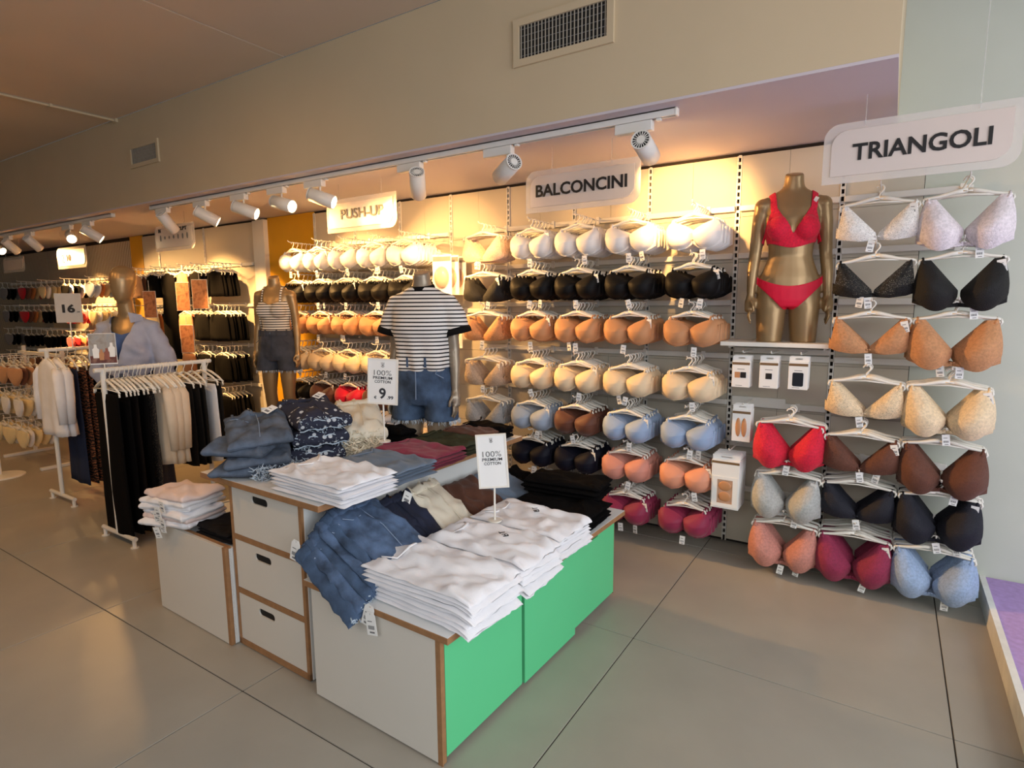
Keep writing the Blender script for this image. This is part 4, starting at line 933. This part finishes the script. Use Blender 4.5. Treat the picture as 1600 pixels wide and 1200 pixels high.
# small box at left: underwear packs with tags, dark stacks
LBZ = 0.456
stack(3, -2.62, 1.56, LBZ, 0.28, 0.22, 0.05, FGR, 'charcoal', 'in the low box beside the drawer unit', 'shirt', seed=101, neck=False)
stack(2, -2.70, 1.80, LBZ, 0.24, 0.20, 0.09, FMA, 'maroon', 'at the back of the low box', 'shirt', seed=104, neck=False)
for i in range(6):
    mb = slab(0.34, 0.22, 0.046, 110 + i, nx=26, ny=18, p=5, crease=0.04, wob=0.018)
    o = cloth('folded_briefs', mb, fab('shell_pink', 232, 212, 206) if i in (1, 5) else FW, ('topmost', 'second', 'third', 'fourth', 'fifth', 'lowest')[5 - i] + ' white folded briefs in the tagged pile on the low box', 'briefs', (-2.93 + 0.012 * (i % 3), 1.475 + 0.01 * (i % 2), LBZ + 0.018 + 0.027 * i), (0.0, -0.05, TH + 0.25 - 0.1 * (i % 3)), 'tagged white briefs on the low box')
    tg = put('price_tag', MB().bbox(-0.02, 0.02, -0.0008, 0.0008, -0.058, 0, 0.0004), CARD, o, (-0.04 + 0.03 * (i % 3), -0.118 - 0.002 * i, 0.012), (0.15, 0.1 * (i % 3) - 0.1, 0)); put('barcode', BARS, CARDG, tg)
    
# ------------------------------------------------------------------ price cards on poles
def card_sign(x, y, zb, w, h, zc, rz, lines, label, tilt=0.05):
    t = thing('price_sign', label, 'price sign', (x, y, zb), rz)
    put('pole', MB().tube([(0, 0, 0), (0, 0, zc + 0.03)], 0.0045, 8), WHITEPL, t)
    put('foot', MB().cyl((0, 0, 0), (0, 0, 0.006), 0.03, 16), WHITEPL, t)
    cd = put('card', MB().bbox(-w / 2, w / 2, -0.012, -0.006, 0, h, 0.0015), CARD, t, (0, 0, zc), (0, tilt, 0))
    fr_ = 0.006
    put('frame', plate([(-w / 2 - 0.002, -0.002), (w / 2 + 0.002, -0.002), (w / 2 + 0.002, h + 0.002), (-w / 2 - 0.002, h + 0.002)], [[(-w / 2 + fr_, fr_), (-w / 2 + fr_, h - fr_), (w / 2 - fr_, h - fr_), (w / 2 - fr_, fr_)]], 0.010), WHITEPL, cd, (0, -0.009, 0))
    for (s_, cx, cz, ww, hh, m, bold) in lines: put('lettering', fit(text(s_, 0.05, bold, 0.0005), ww, hh), m, cd, (cx, -0.0128, cz))
    # cotton flower mark: three leaves over a stem
    k = w / 0.15; fz = h - 0.028 * k
    for a in (-0.6, 0, 0.6): put('flower_mark', MB().tube([(0, -0.0128, fz - 0.008 * k), (sin(a) * 0.007 * k - 0.003 * k * cos(a), -0.0128, fz), (sin(a) * 0.013 * k, -0.0128, fz + 0.004 * k + 0.009 * k * cos(a)), (sin(a) * 0.007 * k + 0.003 * k * cos(a), -0.0128, fz), (0, -0.0128, fz - 0.008 * k)], 0.0006, 4), CARDG, cd)
    put('flower_mark', MB().tube([(-0.008 * k, -0.0128, fz - 0.007 * k), (0, -0.0128, fz - 0.013 * k), (0.008 * k, -0.0128, fz - 0.007 * k)], 0.0011 * k, 4), INK, cd)
    return t
DG = mat('dark_grey_print', rgb(48, 50, 56), 0.6)
card_sign(-2.105, 2.075, 0.865, 0.152, 0.225, 0.195, 0.42, [('100%', 0, 0.156, 0.090, 0.025, DG, -0.0006), ('PREMIUM', 0, 0.131, 0.098, 0.014, DG, 0.0004), ('COTTON', 0, 0.112, 0.082, 0.014, DG, 0.0004), ('9', 0.0, 0.053, 0.035, 0.055, DG, 0.0012), ('€', -0.037, 0.032, 0.013, 0.015, DG, 0.001), ('.99', 0.040, 0.034, 0.032, 0.017, DG, 0.001)], 'white price sign on a pole reading 100% premium cotton 9.99')
card_sign(-1.405, 2.03, 0.605, 0.128, 0.235, 0.155, 0.55, [('100%', 0, 0.150, 0.080, 0.024, DG, -0.0006), ('PREMIUM', 0, 0.126, 0.086, 0.013, DG, 0.0004), ('COTTON', 0, 0.108, 0.072, 0.013, DG, 0.0004)], 'white sign on a pole reading 100% premium cotton without a price', tilt=-0.06)
# card with a top pictogram on the table behind the jeans
t = thing('picture_card', 'small white card with a black tank top picture behind the jeans', 'card', (-2.615, 1.83, Z2), 0.9)
put('card', MB().bbox(-0.075, 0.075, -0.002, 0.002, 0, 0.235, 0.001), CARD, t)
put('pictogram', plate([(-0.035, 0.10), (0.035, 0.10), (0.033, 0.15), (0.05, 0.165), (0.04, 0.19), (0.022, 0.195), (0.012, 0.172), (-0.012, 0.172), (-0.022, 0.195), (-0.04, 0.19), (-0.05, 0.165), (-0.033, 0.15)], [], 0.001), INK, t, (0, -0.003, 0))

# ================================================================== PACKS ON THE WALL
def pack(x, z, w, h, d, y, label, n, look, group, cap=0.028):
    for i in range(n):
        t = thing('boxed_item', label if i == 0 else label.replace('front', 'rear', 1), 'box', (x, y + i * (d + 0.004), z), 0.0, group)
        put('carton', MB().bbox(-w / 2, w / 2, -d / 2, d / 2, 0, h, 0.0012), CARD, t)
        put('hang_tab', plate([(-w / 2, h), (w / 2, h), (w / 2, h + cap), (-w / 2, h + cap)], [slot_loop(0, h + cap * 0.55, w * 0.4, cap * 0.35)], 0.0015), CARD, t, (0, 0, 0))
        if i: continue
        put('colour_band', MB().box(-w / 2 + 0.001, w / 2 - 0.001, -d / 2 - 0.0008, -d / 2 - 0.0002, h - 0.022, h - 0.008), mat('bronze_print', rgb(120, 92, 60), 0.5), t)
        if look == 'phone': put('picture', plate(roundrect(-w * 0.28, w * 0.28, h * 0.12, h * 0.62, (0.008,) * 4), [], 0.001), mat('navy_black_print', rgb(24, 28, 38), 0.35), t, (0, -d / 2 - 0.0008, 0))
        if look == 'swatch':
            put('picture', plate(roundrect(-w * 0.02, w * 0.30, h * 0.36, h * 0.58, (0.003,) * 4), [], 0.001), INK, t, (0, -d / 2 - 0.0008, 0))
            put('picture', plate(roundrect(-w * 0.34, -w * 0.04, h * 0.36, h * 0.58, (0.003,) * 4), [], 0.001), NUDE, t, (0, -d / 2 - 0.0008, 0))
        if look == 'small': put('picture', plate(roundrect(-w * 0.16, w * 0.18, h * 0.34, h * 0.56, (0.003,) * 4), [], 0.001), INK, t, (0, -d / 2 - 0.0008, 0))
        if look == 'petals':
            for s in (-1, 1): put('nude_cup', MB().ell((s * w * 0.16, -d / 2, h * 0.45), (w * 0.15, 0.007, h * 0.30), 14, 8).mesh('nude_cup', True), NUDE, t)
        if look == 'window':
            put('window_frame', plate([(-w * 0.46, h * 0.04), (w * 0.46, h * 0.04), (w * 0.46, h * 0.66), (-w * 0.46, h * 0.66)], [[(-w * 0.28, h * 0.11), (-w * 0.28, h * 0.60), (w * 0.28, h * 0.60), (w * 0.28, h * 0.11)]], 0.003), CARD, t, (0, -d / 2 - 0.003, 0))
            put('backing', MB().box(-w * 0.28, w * 0.28, -d / 2 - 0.0012, -d / 2 - 0.0003, h * 0.11, h * 0.60), mat('skin_tone_print', rgb(196, 156, 130), 0.5), t)
            for k in (0.25, 0.47): put('nude_cup', MB().ell((0, -d / 2 - 0.001, h * k), (w * 0.24, 0.006, h * 0.10), 14, 8).mesh('nude_cup', True), NUDE, t)
        if look in ('phone', 'swatch', 'small'): put('print', MB().box(-w * 0.2, w * 0.2, -d / 2 - 0.0008, -d / 2 - 0.0002, h * 0.68, h * 0.70).box(-w * 0.28, w * 0.1, -d / 2 - 0.0008, -d / 2 - 0.0002, h * 0.06, h * 0.075), CARDG, t)
rr = rail(1.262, -0.81, -0.285); [peg(rr, x, 1.262, 0.08) for x in (-0.70, -0.55, -0.40)]
pack(-0.700, 1.068, 0.096, 0.150, 0.028, 3.50, 'front white boxed accessory with two-colour swatch under the shelf', 3, 'swatch', 'boxed accessories under the shelf')
pack(-0.553, 1.072, 0.096, 0.150, 0.028, 3.50, 'front white boxed accessory with small black square, middle box under the shelf', 3, 'small', 'boxed accessories under the shelf')
pack(-0.405, 1.075, 0.096, 0.150, 0.028, 3.50, 'front white boxed accessory with large navy panel under the shelf', 3, 'phone', 'boxed accessories under the shelf')
rr = rail(0.958, -0.81, -0.50); peg(rr, -0.685, 0.958, 0.08)
pack(-0.685, 0.752, 0.100, 0.185, 0.028, 3.50, 'front white box with two nude adhesive cups beside the red bra', 3, 'petals', 'boxes of nude cups')
rr = rail(0.70, -0.83, -0.60); peg(rr, -0.735, 0.70, 0.0)
pack(-0.750, 0.352, 0.155, 0.290, 0.032, 3.455, 'front large white box with nude window beside the burgundy bras', 5, 'window', 'large white boxes by the bottom row')
rr = rail(1.93, -3.03, -2.72); peg(rr, -2.88, 1.93)
for i in range(3):
    t = thing('bra_pack', ('front', 'middle', 'rear')[i] + ' clear hanging pack with nude moulded cups beside the PUSH-UP bras', 'pack', (-2.88, 3.50 + 0.09 * i, 1.62), 0.1, 'nude cup packs')
    put('card', MB().bbox(-0.085, 0.085, -0.002, 0.002, 0, 0.30, 0.001), CARD, t)
    put('nude_cup', MB().ell((0, -0.004, 0.13), (0.062, 0.045, 0.082), 16, 10).mesh('nude_cup', True), NUDE, t)
    put('blister', MB().ell((0, -0.004, 0.13), (0.07, 0.052, 0.09), 14, 8).mesh('blister', True), CLEAR, t)
    put('header', MB().box(-0.08, 0.08, -0.003, -0.002, 0.25, 0.285), CARDG, t)
rr = rail(1.50, -3.03, -2.72); peg(rr, -2.88, 1.50)
for i in range(2):
    t = thing('bra_pack', ('front', 'rear')[i] + ' white card pack with a round black cup, lower than the nude packs', 'pack', (-2.86, 3.50 + 0.09 * i, 1.21), 0.1, 'black cup packs')
    put('card', MB().bbox(-0.085, 0.085, -0.002, 0.002, 0, 0.28, 0.001), CARD, t)
    put('black_cup', MB().ell((0, -0.004, 0.11), (0.058, 0.04, 0.062), 16, 10).mesh('black_cup', True), BLK, t)

# ================================================================== GARMENT RACKS
def hung(sections, folds, amp, seed, n=26, nsub=4):
    """hanging garment: lofted oval sections (z, half width x, half depth y) with soft vertical folds"""
    zs = []
    for (a, b_) in zip(sections[:-1], sections[1:]):
        for k in range(nsub): zs.append(tuple(a[i] + (b_[i] - a[i]) * k / nsub for i in range(3)))
    zs.append(sections[-1]); z_top, z_bot = zs[0][0], zs[-1][0]; rg = []
    for (z, hw, hd) in zs:
        q = (z_top - z) / (z_top - z_bot + 1e-6); ring = []
        for k in range(n):
            a = 2 * pi * k / n; f_ = 1 + amp * (0.3 + 0.7 * q) * sin(folds * a + seed * 2 + 1.5 * nz(z * 3, seed)) 
            ring.append((hw * cos(a) * (1 + 0.04 * nz(z * 6, seed, a)), hd * sin(a) * f_ + 0.012 * q * nz(z * 2.5, seed), z + 0.01 * nz(a * 2, seed) * (1 if q > 0.95 else 0)))
        rg.append(ring)
    return MB().rings(rg)
def coat_hanger():
    m = MB(); m.tube([(p[0] * 1.2, p[1], p[2] * 1.3) for p in hook_pts()], 0.003, 6)
    for s in (-1, 1):
        m.tube([(0, 0, -0.075), (s * 0.05, 0, -0.085), (s * 0.13, 0, -0.115), (s * 0.195, 0, -0.150)], [0.009, 0.009, 0.008, 0.006], 6)
        m.tube([(s * 0.185, 0, -0.145), (s * 0.19, 0, -0.175)], 0.006, 6)
    m.tube([(-0.17, 0, -0.142), (0, 0, -0.135), (0.17, 0, -0.142)], 0.004, 6)
    return m
CHG = coat_hanger().mesh('coat_hanger', True)
SPECK = spots_mat('dark_speckled_fabric', rgb(30, 26, 24), rgb(120, 104, 88), 120, 0.28)
ZEB = stripes('rust_black_animal_print', 0.024, 0.42, rgb(24, 18, 18), rgb(150, 92, 62)); 
_n = ZEB.node_tree; _a = [q for q in _n.nodes if q.type == 'MATH' and q.operation == 'MULTIPLY_ADD'][0]; _nz = _n.nodes.new('ShaderNodeTexNoise'); _nz.inputs['Scale'].default_value = 30
_m2 = _n.nodes.new('ShaderNodeMath'); _m2.operation = 'MULTIPLY_ADD'; _m2.inputs[1].default_value = 0.06
_tc = [q for q in _n.nodes if q.type == 'TEX_COORD'][0]; _n.links.new(_tc.outputs['Object'], _nz.inputs['Vector']); _sx = [q for q in _n.nodes if q.type == 'SEPXYZ'][0]
_n.links.new(_nz.outputs['Fac'], _m2.inputs[0]); _n.links.new(_sx.outputs[2], _m2.inputs[2]); _n.links.new(_m2.outputs[0], _a.inputs[0])
FCR = fab('cream_linen', 226, 210, 188); FGY = fab('dark_grey_wool', 32, 29, 27); FNV = fab('navy_cotton', 46, 54, 78); FDB = fab('espresso', 22, 17, 16)
def rack(x, y0, y1, zr, label, feet):
    t = thing('garment_rack', label, 'rack', (x, (y0 + y1) / 2, 0)); h = (y1 - y0) / 2
    put('rail', MB().cyl((0, -h, zr), (0, h, zr), 0.0145, 12), WHITEMET, t)
    for s in (-1, 1):
        put('post', MB().cyl((0, s * (h - 0.05), 0.06), (0, s * (h - 0.05), zr), 0.016, 10), WHITEMET, t)
        put('foot_bar', MB().cyl((-0.22, s * (h - 0.05), 0.06), (0.22, s * (h - 0.05), 0.06), 0.015, 10), WHITEMET, t)
        for e in (-0.2, 0.2): put('foot', MB().cyl((e, s * (h - 0.05), 0), (e, s * (h - 0.05), 0.06), 0.012, 10).cyl((e, s * (h - 0.05), 0), (e, s * (h - 0.05), 0.006), 0.024, 12), WHITEMET, t)
    return t
def hang_on(x, zr, y, garment, m, label, cat, name, seed, rz=0.0, hlabel=None, hang=True):
    a = rz + RND.uniform(-0.06, 0.06)
    if hang:
        h = put('coat_hanger', CHG, WHITEPL, None, (x, y, zr + 0.0145 - 0.004), (0, 0, a)); tag(h, hlabel or f'white plastic hanger carrying the {label}'[:120], 'hanger', 'hangers on the garment racks')
    if garment is None: return
    o = put(name, garment.mesh(name, True), m, None, (x, y, zr), (0, 0, a)); tag(o, label, cat)
    return o
TROU = lambda s: hung([(-0.155, 0.165, 0.010), (-0.20, 0.17, 0.016), (-0.5, 0.175, 0.020), (-0.8, 0.185, 0.022), (-1.08, 0.195, 0.020)], 5, 0.35, s)
TROUS = lambda s: hung([(-0.155, 0.16, 0.010), (-0.2, 0.17, 0.020), (-0.45, 0.18, 0.024), (-0.72, 0.185, 0.022)], 5, 0.35, s)
BLOU = lambda s: hung([(-0.075, 0.045, 0.02), (-0.10, 0.11, 0.03), (-0.145, 0.19, 0.034), (-0.22, 0.215, 0.036), (-0.45, 0.20, 0.046), (-0.66, 0.225, 0.050)], 6, 0.3, s).tube([(-0.16, 0, -0.14), (-0.20, -0.004, -0.19), (-0.225, -0.01, -0.36), (-0.228, -0.012, -0.56)], [0.03, 0.042, 0.038, 0.028], 8, flat=0.7).tube([(0.16, 0, -0.14), (0.20, -0.004, -0.19), (0.225, -0.01, -0.36), (0.228, -0.012, -0.56)], [0.03, 0.042, 0.038, 0.028], 8, flat=0.7)
ra = rack(-4.22, 1.66, 2.42, 1.148, 'white garment rack with black trousers and cream blouses', 0)
spec = [(1.72, TROU, FBK, 'black trousers first on the near rack, beside its front post', 'trousers', 'hung_trousers'),
        (1.775, TROU, FBK, 'black trousers second from the front post of the near rack', 'trousers', 'hung_trousers'),
        (1.83, TROU, FDB, 'espresso brown trousers third from the front post of the near rack', 'trousers', 'hung_trousers'),
        (1.885, TROU, FBK, 'black trousers just before the speckled trousers on the near rack', 'trousers', 'hung_trousers'),
        (1.93, TROU, SPECK, 'dark speckled trousers beside the cream blouses', 'trousers', 'hung_trousers'),
        (2.00, BLOU, FCR, 'front cream linen blouse on the near rack', 'blouse', 'hung_blouse'),
        (2.055, BLOU, FCR, 'second cream linen blouse behind the front one', 'blouse', 'hung_blouse'),
        (2.11, BLOU, FCR, 'third cream linen blouse, next to the dark grey trousers', 'blouse', 'hung_blouse'),
        (2.17, TROUS, FGY, 'dark grey trousers hanging behind the cream blouses', 'trousers', 'hung_trousers'),
        (2.22, TROUS, FGY, 'second dark grey trousers near the rack end', 'trousers', 'hung_trousers'),
        (2.28, TROUS, FGY, 'third dark grey trousers before the white pair', 'trousers', 'hung_trousers'),
        (2.345, TROUS, FW, 'white trousers near the far end of the near rack', 'trousers', 'hung_trousers'),
        (2.39, TROUS, FGY, 'dark trousers last on the near rack, behind the white pair', 'trousers', 'hung_trousers')]
for i, (y, g_, m, lab, cat, nm) in enumerate(spec): hang_on(-4.22, 1.148, y, g_(i * 1.3 + 1), m, lab, cat, nm, i, 0.0, f'white plastic hanger, {NTH[i] if i < 10 else ("eleventh", "twelfth", "thirteenth")[i - 10]} from the front of the near rack')
for k in range(8): hang_on(-4.22, 1.148, 1.745 + 0.055 * k, None, None, '', '', '', k, 0.0, 'empty white hanger squeezed between garments on the near rack')
rb = rack(-5.48, 1.80, 2.46, 1.22, 'distant garment rack with white blouses, animal print and black trousers', 0)
for i, (y, g_, m, lab, cat, nm) in enumerate([
    (1.85, BLOU, FW, 'front white blouse on the distant rack', 'blouse', 'hung_blouse'), (1.91, BLOU, FW, 'second white blouse on the distant rack', 'blouse', 'hung_blouse'),
    (1.985, TROU, FNV, 'navy trousers between white blouse and animal print trousers', 'trousers', 'hung_trousers'),
    (2.04, TROU, ZEB, 'rust and black animal print trousers', 'trousers', 'hung_trousers'), (2.085, TROU, ZEB, 'rear animal print trousers, next to the black pairs', 'trousers', 'hung_trousers'),
    (2.14, TROU, FBK, 'black trousers next to the animal print pairs', 'trousers', 'hung_trousers'), (2.20, TROU, FBK, 'black trousers second after the animal print pairs', 'trousers', 'hung_trousers'),
    (2.26, TROU, FBK, 'black trousers third after the animal print pairs', 'trousers', 'hung_trousers'), (2.32, TROU, FBK, 'black trousers fourth after the animal print pairs', 'trousers', 'hung_trousers'), (2.38, TROU, FBK, 'last black trousers on the distant rack', 'trousers', 'hung_trousers')]):
    hang_on(-5.48, 1.22, y, g_(i * 1.7 + 3), m, lab, cat, nm, i, 0.0, f'white hanger, {NTH[i]} from the front of the distant rack')
# picture card and price card on the racks
t = thing('picture_card', 'photo card of seated people on the near rack', 'card', (-4.135, 1.690, 1.157), 0.95); t.scale = (0.68, 0.68, 0.68)
put('pole', MB().cyl((0, 0, -0.002), (0, 0, 0.06), 0.004, 8), WHITEPL, t)
put('frame', MB().bbox(-0.107, 0.107, -0.004, 0.004, 0.05, 0.335, 0.001), CARD, t)
put('photo', MB().box(-0.103, 0.103, -0.006, -0.0045, 0.062, 0.331), picture('sky_photo', rgb(150, 156, 164), rgb(164, 160, 156), rgb(140, 130, 120)), t)
put('photo_ground', MB().box(-0.103, 0.103, -0.007, -0.006, 0.062, 0.13), picture('brown_photo', rgb(120, 60, 50), rgb(96, 52, 46), rgb(170, 130, 110)), t)
for k, (fx, fz, sc) in enumerate(((-0.055, 0.16, 1.0), (-0.012, 0.13, 0.8), (0.03, 0.135, 0.85), (0.07, 0.17, 1.05))):
    put('photo_figure', plate([(fx + sc * a, fz + sc * b_) for a, b_ in ((-0.022, -0.05), (0.022, -0.05), (0.026, 0.03), (0.012, 0.045), (0.010, 0.075), (-0.010, 0.075), (-0.012, 0.045), (-0.026, 0.03))], [], 0.0008), (CARD, NUDE, mat('photo_rust', rgb(150, 90, 76), 0.6), CARD)[k], t, (0, -0.0078, 0))
t = thing('price_card', 'grey price card reading 16 above the distant rack', 'price card', (-5.40, 2.0, 1.21), 0.95); t.scale = (0.72, 1, 0.78)
put('card', MB().bbox(-0.12, 0.12, -0.003, 0.003, 0.28, 0.57, 0.001), mat('grey_card', rgb(188, 184, 180), 0.7), t)
put('pole', MB().cyl((0, 0, 0.02), (0, 0, 0.28), 0.006, 8), WHITEMET, t)
put('lettering', fit(text('16', 0.1, 0.004), 0.115, 0.085), INK, t, (0, -0.0045, 0.42)); put('lettering', fit(text('.99', 0.05, 0.001), 0.03, 0.012), INK, t, (0.085, -0.0045, 0.385))

# ================================================================== FAR WALL SECTIONS
def top_mb(s): return hung([(-0.075, 0.02, 0.012), (-0.10, 0.10, 0.02), (-0.16, 0.115, 0.024), (-0.26, 0.135, 0.03), (-0.33, 0.135, 0.03)], 5, 0.12, s, 16, 2)
def short_mb(s): return hung([(-0.09, 0.13, 0.012), (-0.16, 0.15, 0.02), (-0.28, 0.16, 0.022), (-0.36, 0.165, 0.02)], 4, 0.2, s, 16, 2)
def dress_mb(s): return hung([(-0.075, 0.03, 0.014), (-0.12, 0.13, 0.022), (-0.35, 0.12, 0.026), (-0.6, 0.14, 0.03), (-1.02, 0.15, 0.03)], 5, 0.2, s, 16, 3)
def brief_mb(s): return hung([(-0.085, 0.14, 0.012), (-0.12, 0.15, 0.02), (-0.17, 0.13, 0.024), (-0.22, 0.07, 0.024), (-0.25, 0.03, 0.012)], 4, 0.15, s, 14, 2)
MESHC = {}
def gm(fn, k):
    if (fn, k) not in MESHC: MESHC[(fn, k)] = fn(k * 1.9 + 0.7).mesh('garment', True)
    return MESHC[(fn, k)]
FN = fab('nude', 206, 152, 108); FNB = fab('cocoa', 120, 76, 54); FRD = fab('red', 196, 20, 40); FOR = fab('orange', 214, 130, 70); FYC = fab('butter', 236, 214, 164)
FPK = fab('coral_pink', 226, 90, 96); FLB = fab('pale_blue', 170, 186, 210); FLG = fab('grey_marl', 130, 128, 130)
def wall_group(x, z, n, fn, mats, label, cat, name, sp=0.045, y0=None):
    y0 = YW - 0.34 if y0 is None else y0
    for i in range(n):
        m = mats[i % len(mats)]; loc = (x + RND.uniform(-0.01, 0.01), y0 + i * sp, z); rz = RND.uniform(-0.1, 0.1)
        RESTH.merge(HANGL, Matrix.Translation(loc) @ Matrix.Rotation(rz, 4, 'Z'))
        o = put(name, gm(fn, i % 3), m, None, loc, (0, 0, rz)); tag(o, ('front' if i == 0 else 'rear') + f' piece of the {label}', cat, label)
def wrail(z, x0, x1, pegs):
    r = rail(z, x0, x1)
    for x in pegs: peg(r, x, z)
wrail(1.99, -7.95, -5.68, (-5.88, -6.22, -6.48, -6.72, -7.05, -7.45, -7.75))
wall_group(-5.88, 1.98, 5, top_mb, [FBK], 'black crop tops on the right-hand prong of the SCULPT section', 'top', 'hung_camisole')
wall_group(-6.22, 1.98, 4, top_mb, [FBK, FGR], 'black tops beside the nude tops in the SCULPT section', 'top', 'hung_camisole')
wall_group(-6.48, 1.98, 4, top_mb, [FN, FNB, FNB, FN], 'nude and cocoa tops in the SCULPT section', 'top', 'hung_camisole')
wall_group(-6.78, 1.98, 3, dress_mb, [FBK], 'long black dresses under the SCULPT sign', 'dress', 'hung_dress')
wall_group(-7.12, 1.98, 5, top_mb, [FBK], 'black tops left of the long dresses', 'top', 'hung_camisole')
wall_group(-7.48, 1.98, 4, top_mb, [FN, FNB], 'nude tops next to the mannequin head', 'top', 'hung_camisole')
wall_group(-7.80, 1.98, 3, top_mb, [FNB, FBK], 'cocoa tops left of the nude tops near the yellow strip', 'top', 'hung_camisole')
wrail(1.56, -7.95, -5.68, (-5.85, -6.15, -6.45, -7.15, -7.5))
wall_group(-5.85, 1.55, 6, short_mb, [FBK], 'black shaping shorts on the right prong, second SCULPT row', 'shorts', 'hung_shorts')
wall_group(-6.17, 1.55, 5, short_mb, [FBK, FGR], 'black shaping shorts next to the cocoa shorts', 'shorts', 'hung_shorts')
wall_group(-6.48, 1.55, 4, short_mb, [FN, FNB], 'nude and cocoa shaping shorts in the second SCULPT row', 'shorts', 'hung_shorts')
wall_group(-7.2, 1.55, 4, short_mb, [FYC, FOR, FBK], 'mixed shaping shorts beside the small photo card', 'shorts', 'hung_shorts')
wrail(1.13, -7.95, -5.68, (-5.85, -6.15, -6.45, -7.2, -7.5))
wall_group(-5.85, 1.12, 6, short_mb, [FBK], 'black shorts on the right prong, third SCULPT row', 'shorts', 'hung_shorts')
wall_group(-6.17, 1.12, 5, short_mb, [FBK], 'black shorts second from right, third SCULPT row', 'shorts', 'hung_shorts')
wall_group(-6.48, 1.12, 4, short_mb, [FNB, FBK], 'cocoa shorts in the third SCULPT row', 'shorts', 'hung_shorts')
wall_group(-7.2, 1.12, 4, short_mb, [FBK], 'black shorts below the mixed shaping shorts', 'shorts', 'hung_shorts')
wrail(0.70, -7.95, -5.68, (-5.85, -6.2, -6.6))
wall_group(-5.85, 0.69, 6, short_mb, [FBK, FGR], 'charcoal shorts on the right prong, lowest SCULPT row', 'shorts', 'hung_shorts')
wall_group(-6.2, 0.69, 5, short_mb, [FGR], 'charcoal shorts second from right, lowest SCULPT row', 'shorts', 'hung_shorts')
for k, (x, z, w_, h_, lab) in enumerate(((-6.35, 1.50, 0.15, 0.30, 'photo card of a nude bodysuit below the nude tops'), (-6.02, 1.52, 0.17, 0.30, 'brown photo card below the black tops'), (-7.05, 1.42, 0.15, 0.30, 'reddish photo card left of the long black dress'), (-6.33, 1.05, 0.15, 0.30, 'tan photo card beside the third row hangers'))):
    t = thing('photo_card', lab, 'card', (x, 3.40, z), 0.5)
    put('card', MB().bbox(-w_ / 2, w_ / 2, -0.002, 0.002, 0, h_, 0.001), CARD, t)
    put('print', MB().box(-w_ / 2 + 0.004, w_ / 2 - 0.004, -0.0035, -0.0022, 0.004, h_ - 0.004), picture('warm_photo_%d' % (k % 2), rgb(150, 86, 56), rgb(190, 130, 90), rgb(110, 60, 40)), t)
    put('clip', MB().cyl((0, 0, h_), (0, 0, h_ + 0.12), 0.002, 6), WHITEPL, t)
mixes = [[FRD, FNB, FOR, FYC], [FLG, FGR, FBK], [FYC, FW, FYC], [FLB, FW, FOR, FYC], [FBK, FBK], [FPK, FRD, FN], [FN, FNB], [FW, FYC], [FBK, FW]]
mn = ['red, brown and orange', 'grey and black', 'butter and white', 'pale blue, white and orange', 'black', 'coral and red', 'nude and cocoa', 'white and butter', 'black and white']
lay = [[3, 8, 2, 0, 1], [2, 5, 4, 0, 1], [7, 5, 4, 4, 1], [7, 2, 6, 6, 6], [2, 7, 7, 7, 7]]
for r_, z in enumerate((1.93, 1.58, 1.22, 0.88, 0.52)):
    wrail(z, -12.4, -8.4, [-8.7 - 0.75 * k for k in range(5)])
    for k in range(5):
        q = lay[r_][k]; wall_group(-8.7 - 0.75 * k, z - 0.01, 5, brief_mb, mixes[q], f'{mn[q]} briefs, {NTH[k]} from yellow strip, {ROWN[r_]} row', 'briefs', 'hung_briefs', 0.06)
# low gondola nearer the aisle at far left
gx, gy = -7.20, 2.22
t = thing('gondola', 'low white gondola stand with briefs at the far left', 'stand', (gx, gy, 0))
[put('post', MB().box(x - 0.015, x + 0.015, 0.16, 0.19, 0.03, 1.15), WHITEMET, t) for x in (-0.47, 0.47)]; [put('foot', MB().bbox(x - 0.02, x + 0.02, -0.1, 0.34, 0.0, 0.03, 0.004), WHITEMET, t) for x in (-0.47, 0.47)]
for z in (1.08, 0.78, 0.48):
    put('rail', MB().box(-0.5, 0.5, 0.13, 0.16, z - 0.01, z + 0.02), WHITEMET, t)
    for k in range(3): put('prong', MB().cyl((-0.32 + 0.32 * k, -0.20, z + 0.002), (-0.32 + 0.32 * k, 0.14, z), 0.0036, 6), WHITEMET, t)
for r_, z in enumerate((1.08, 0.78, 0.48)):
    for k in range(3):
        q = [[6, 6, 6], [7, 7, 7], [2, 2, 2]][r_][k]
        wall_group(gx - 0.32 + 0.32 * k, z - 0.012, 5, brief_mb, mixes[q], f'{mn[q]} briefs, gondola {ROWN[r_]} row, {NTH[k]} prong', 'briefs', 'hung_briefs', 0.055, gy - 0.16)
# white round base plate at the left edge
t = thing('display_stand', 'round white stand base at the left edge of the floor', 'stand base', (-6.82, 1.86, 0))
put('plate', MB().rings([oval(z, r_, r_, 0, 0, 32) for z, r_ in ((0, 0.17), (0.008, 0.17), (0.014, 0.155))]), WHITEPL, t); put('pole', MB().cyl((-0.05, 0, 0.012), (-0.05, 0, 1.1), 0.012, 10), WHITEMET, t)
# litter on the floor
lt = put('plastic_scrap', MB().tube([(-0.03, 0, 0.004), (-0.015, 0.012, 0.008), (0.0, 0.010, 0.005), (0.012, -0.004, 0.004), (0.035, 0.0, 0.006)], [0.004, 0.005, 0.003, 0.004, 0.003], 6), WHITEPL, None, (-1.93, 0.735, 0), (0, 0, 0.2)); tag(lt, 'white plastic scrap lying on the floor tiles', 'scrap')
# the remaining hangers of the wall, past the ones kept as single objects
tag(put('hanger_rows', RESTH.mesh('hanger_rows', True), WHITEPL), 'further white hangers packed on the prongs of the display walls', 'hanger', None, 'stuff')
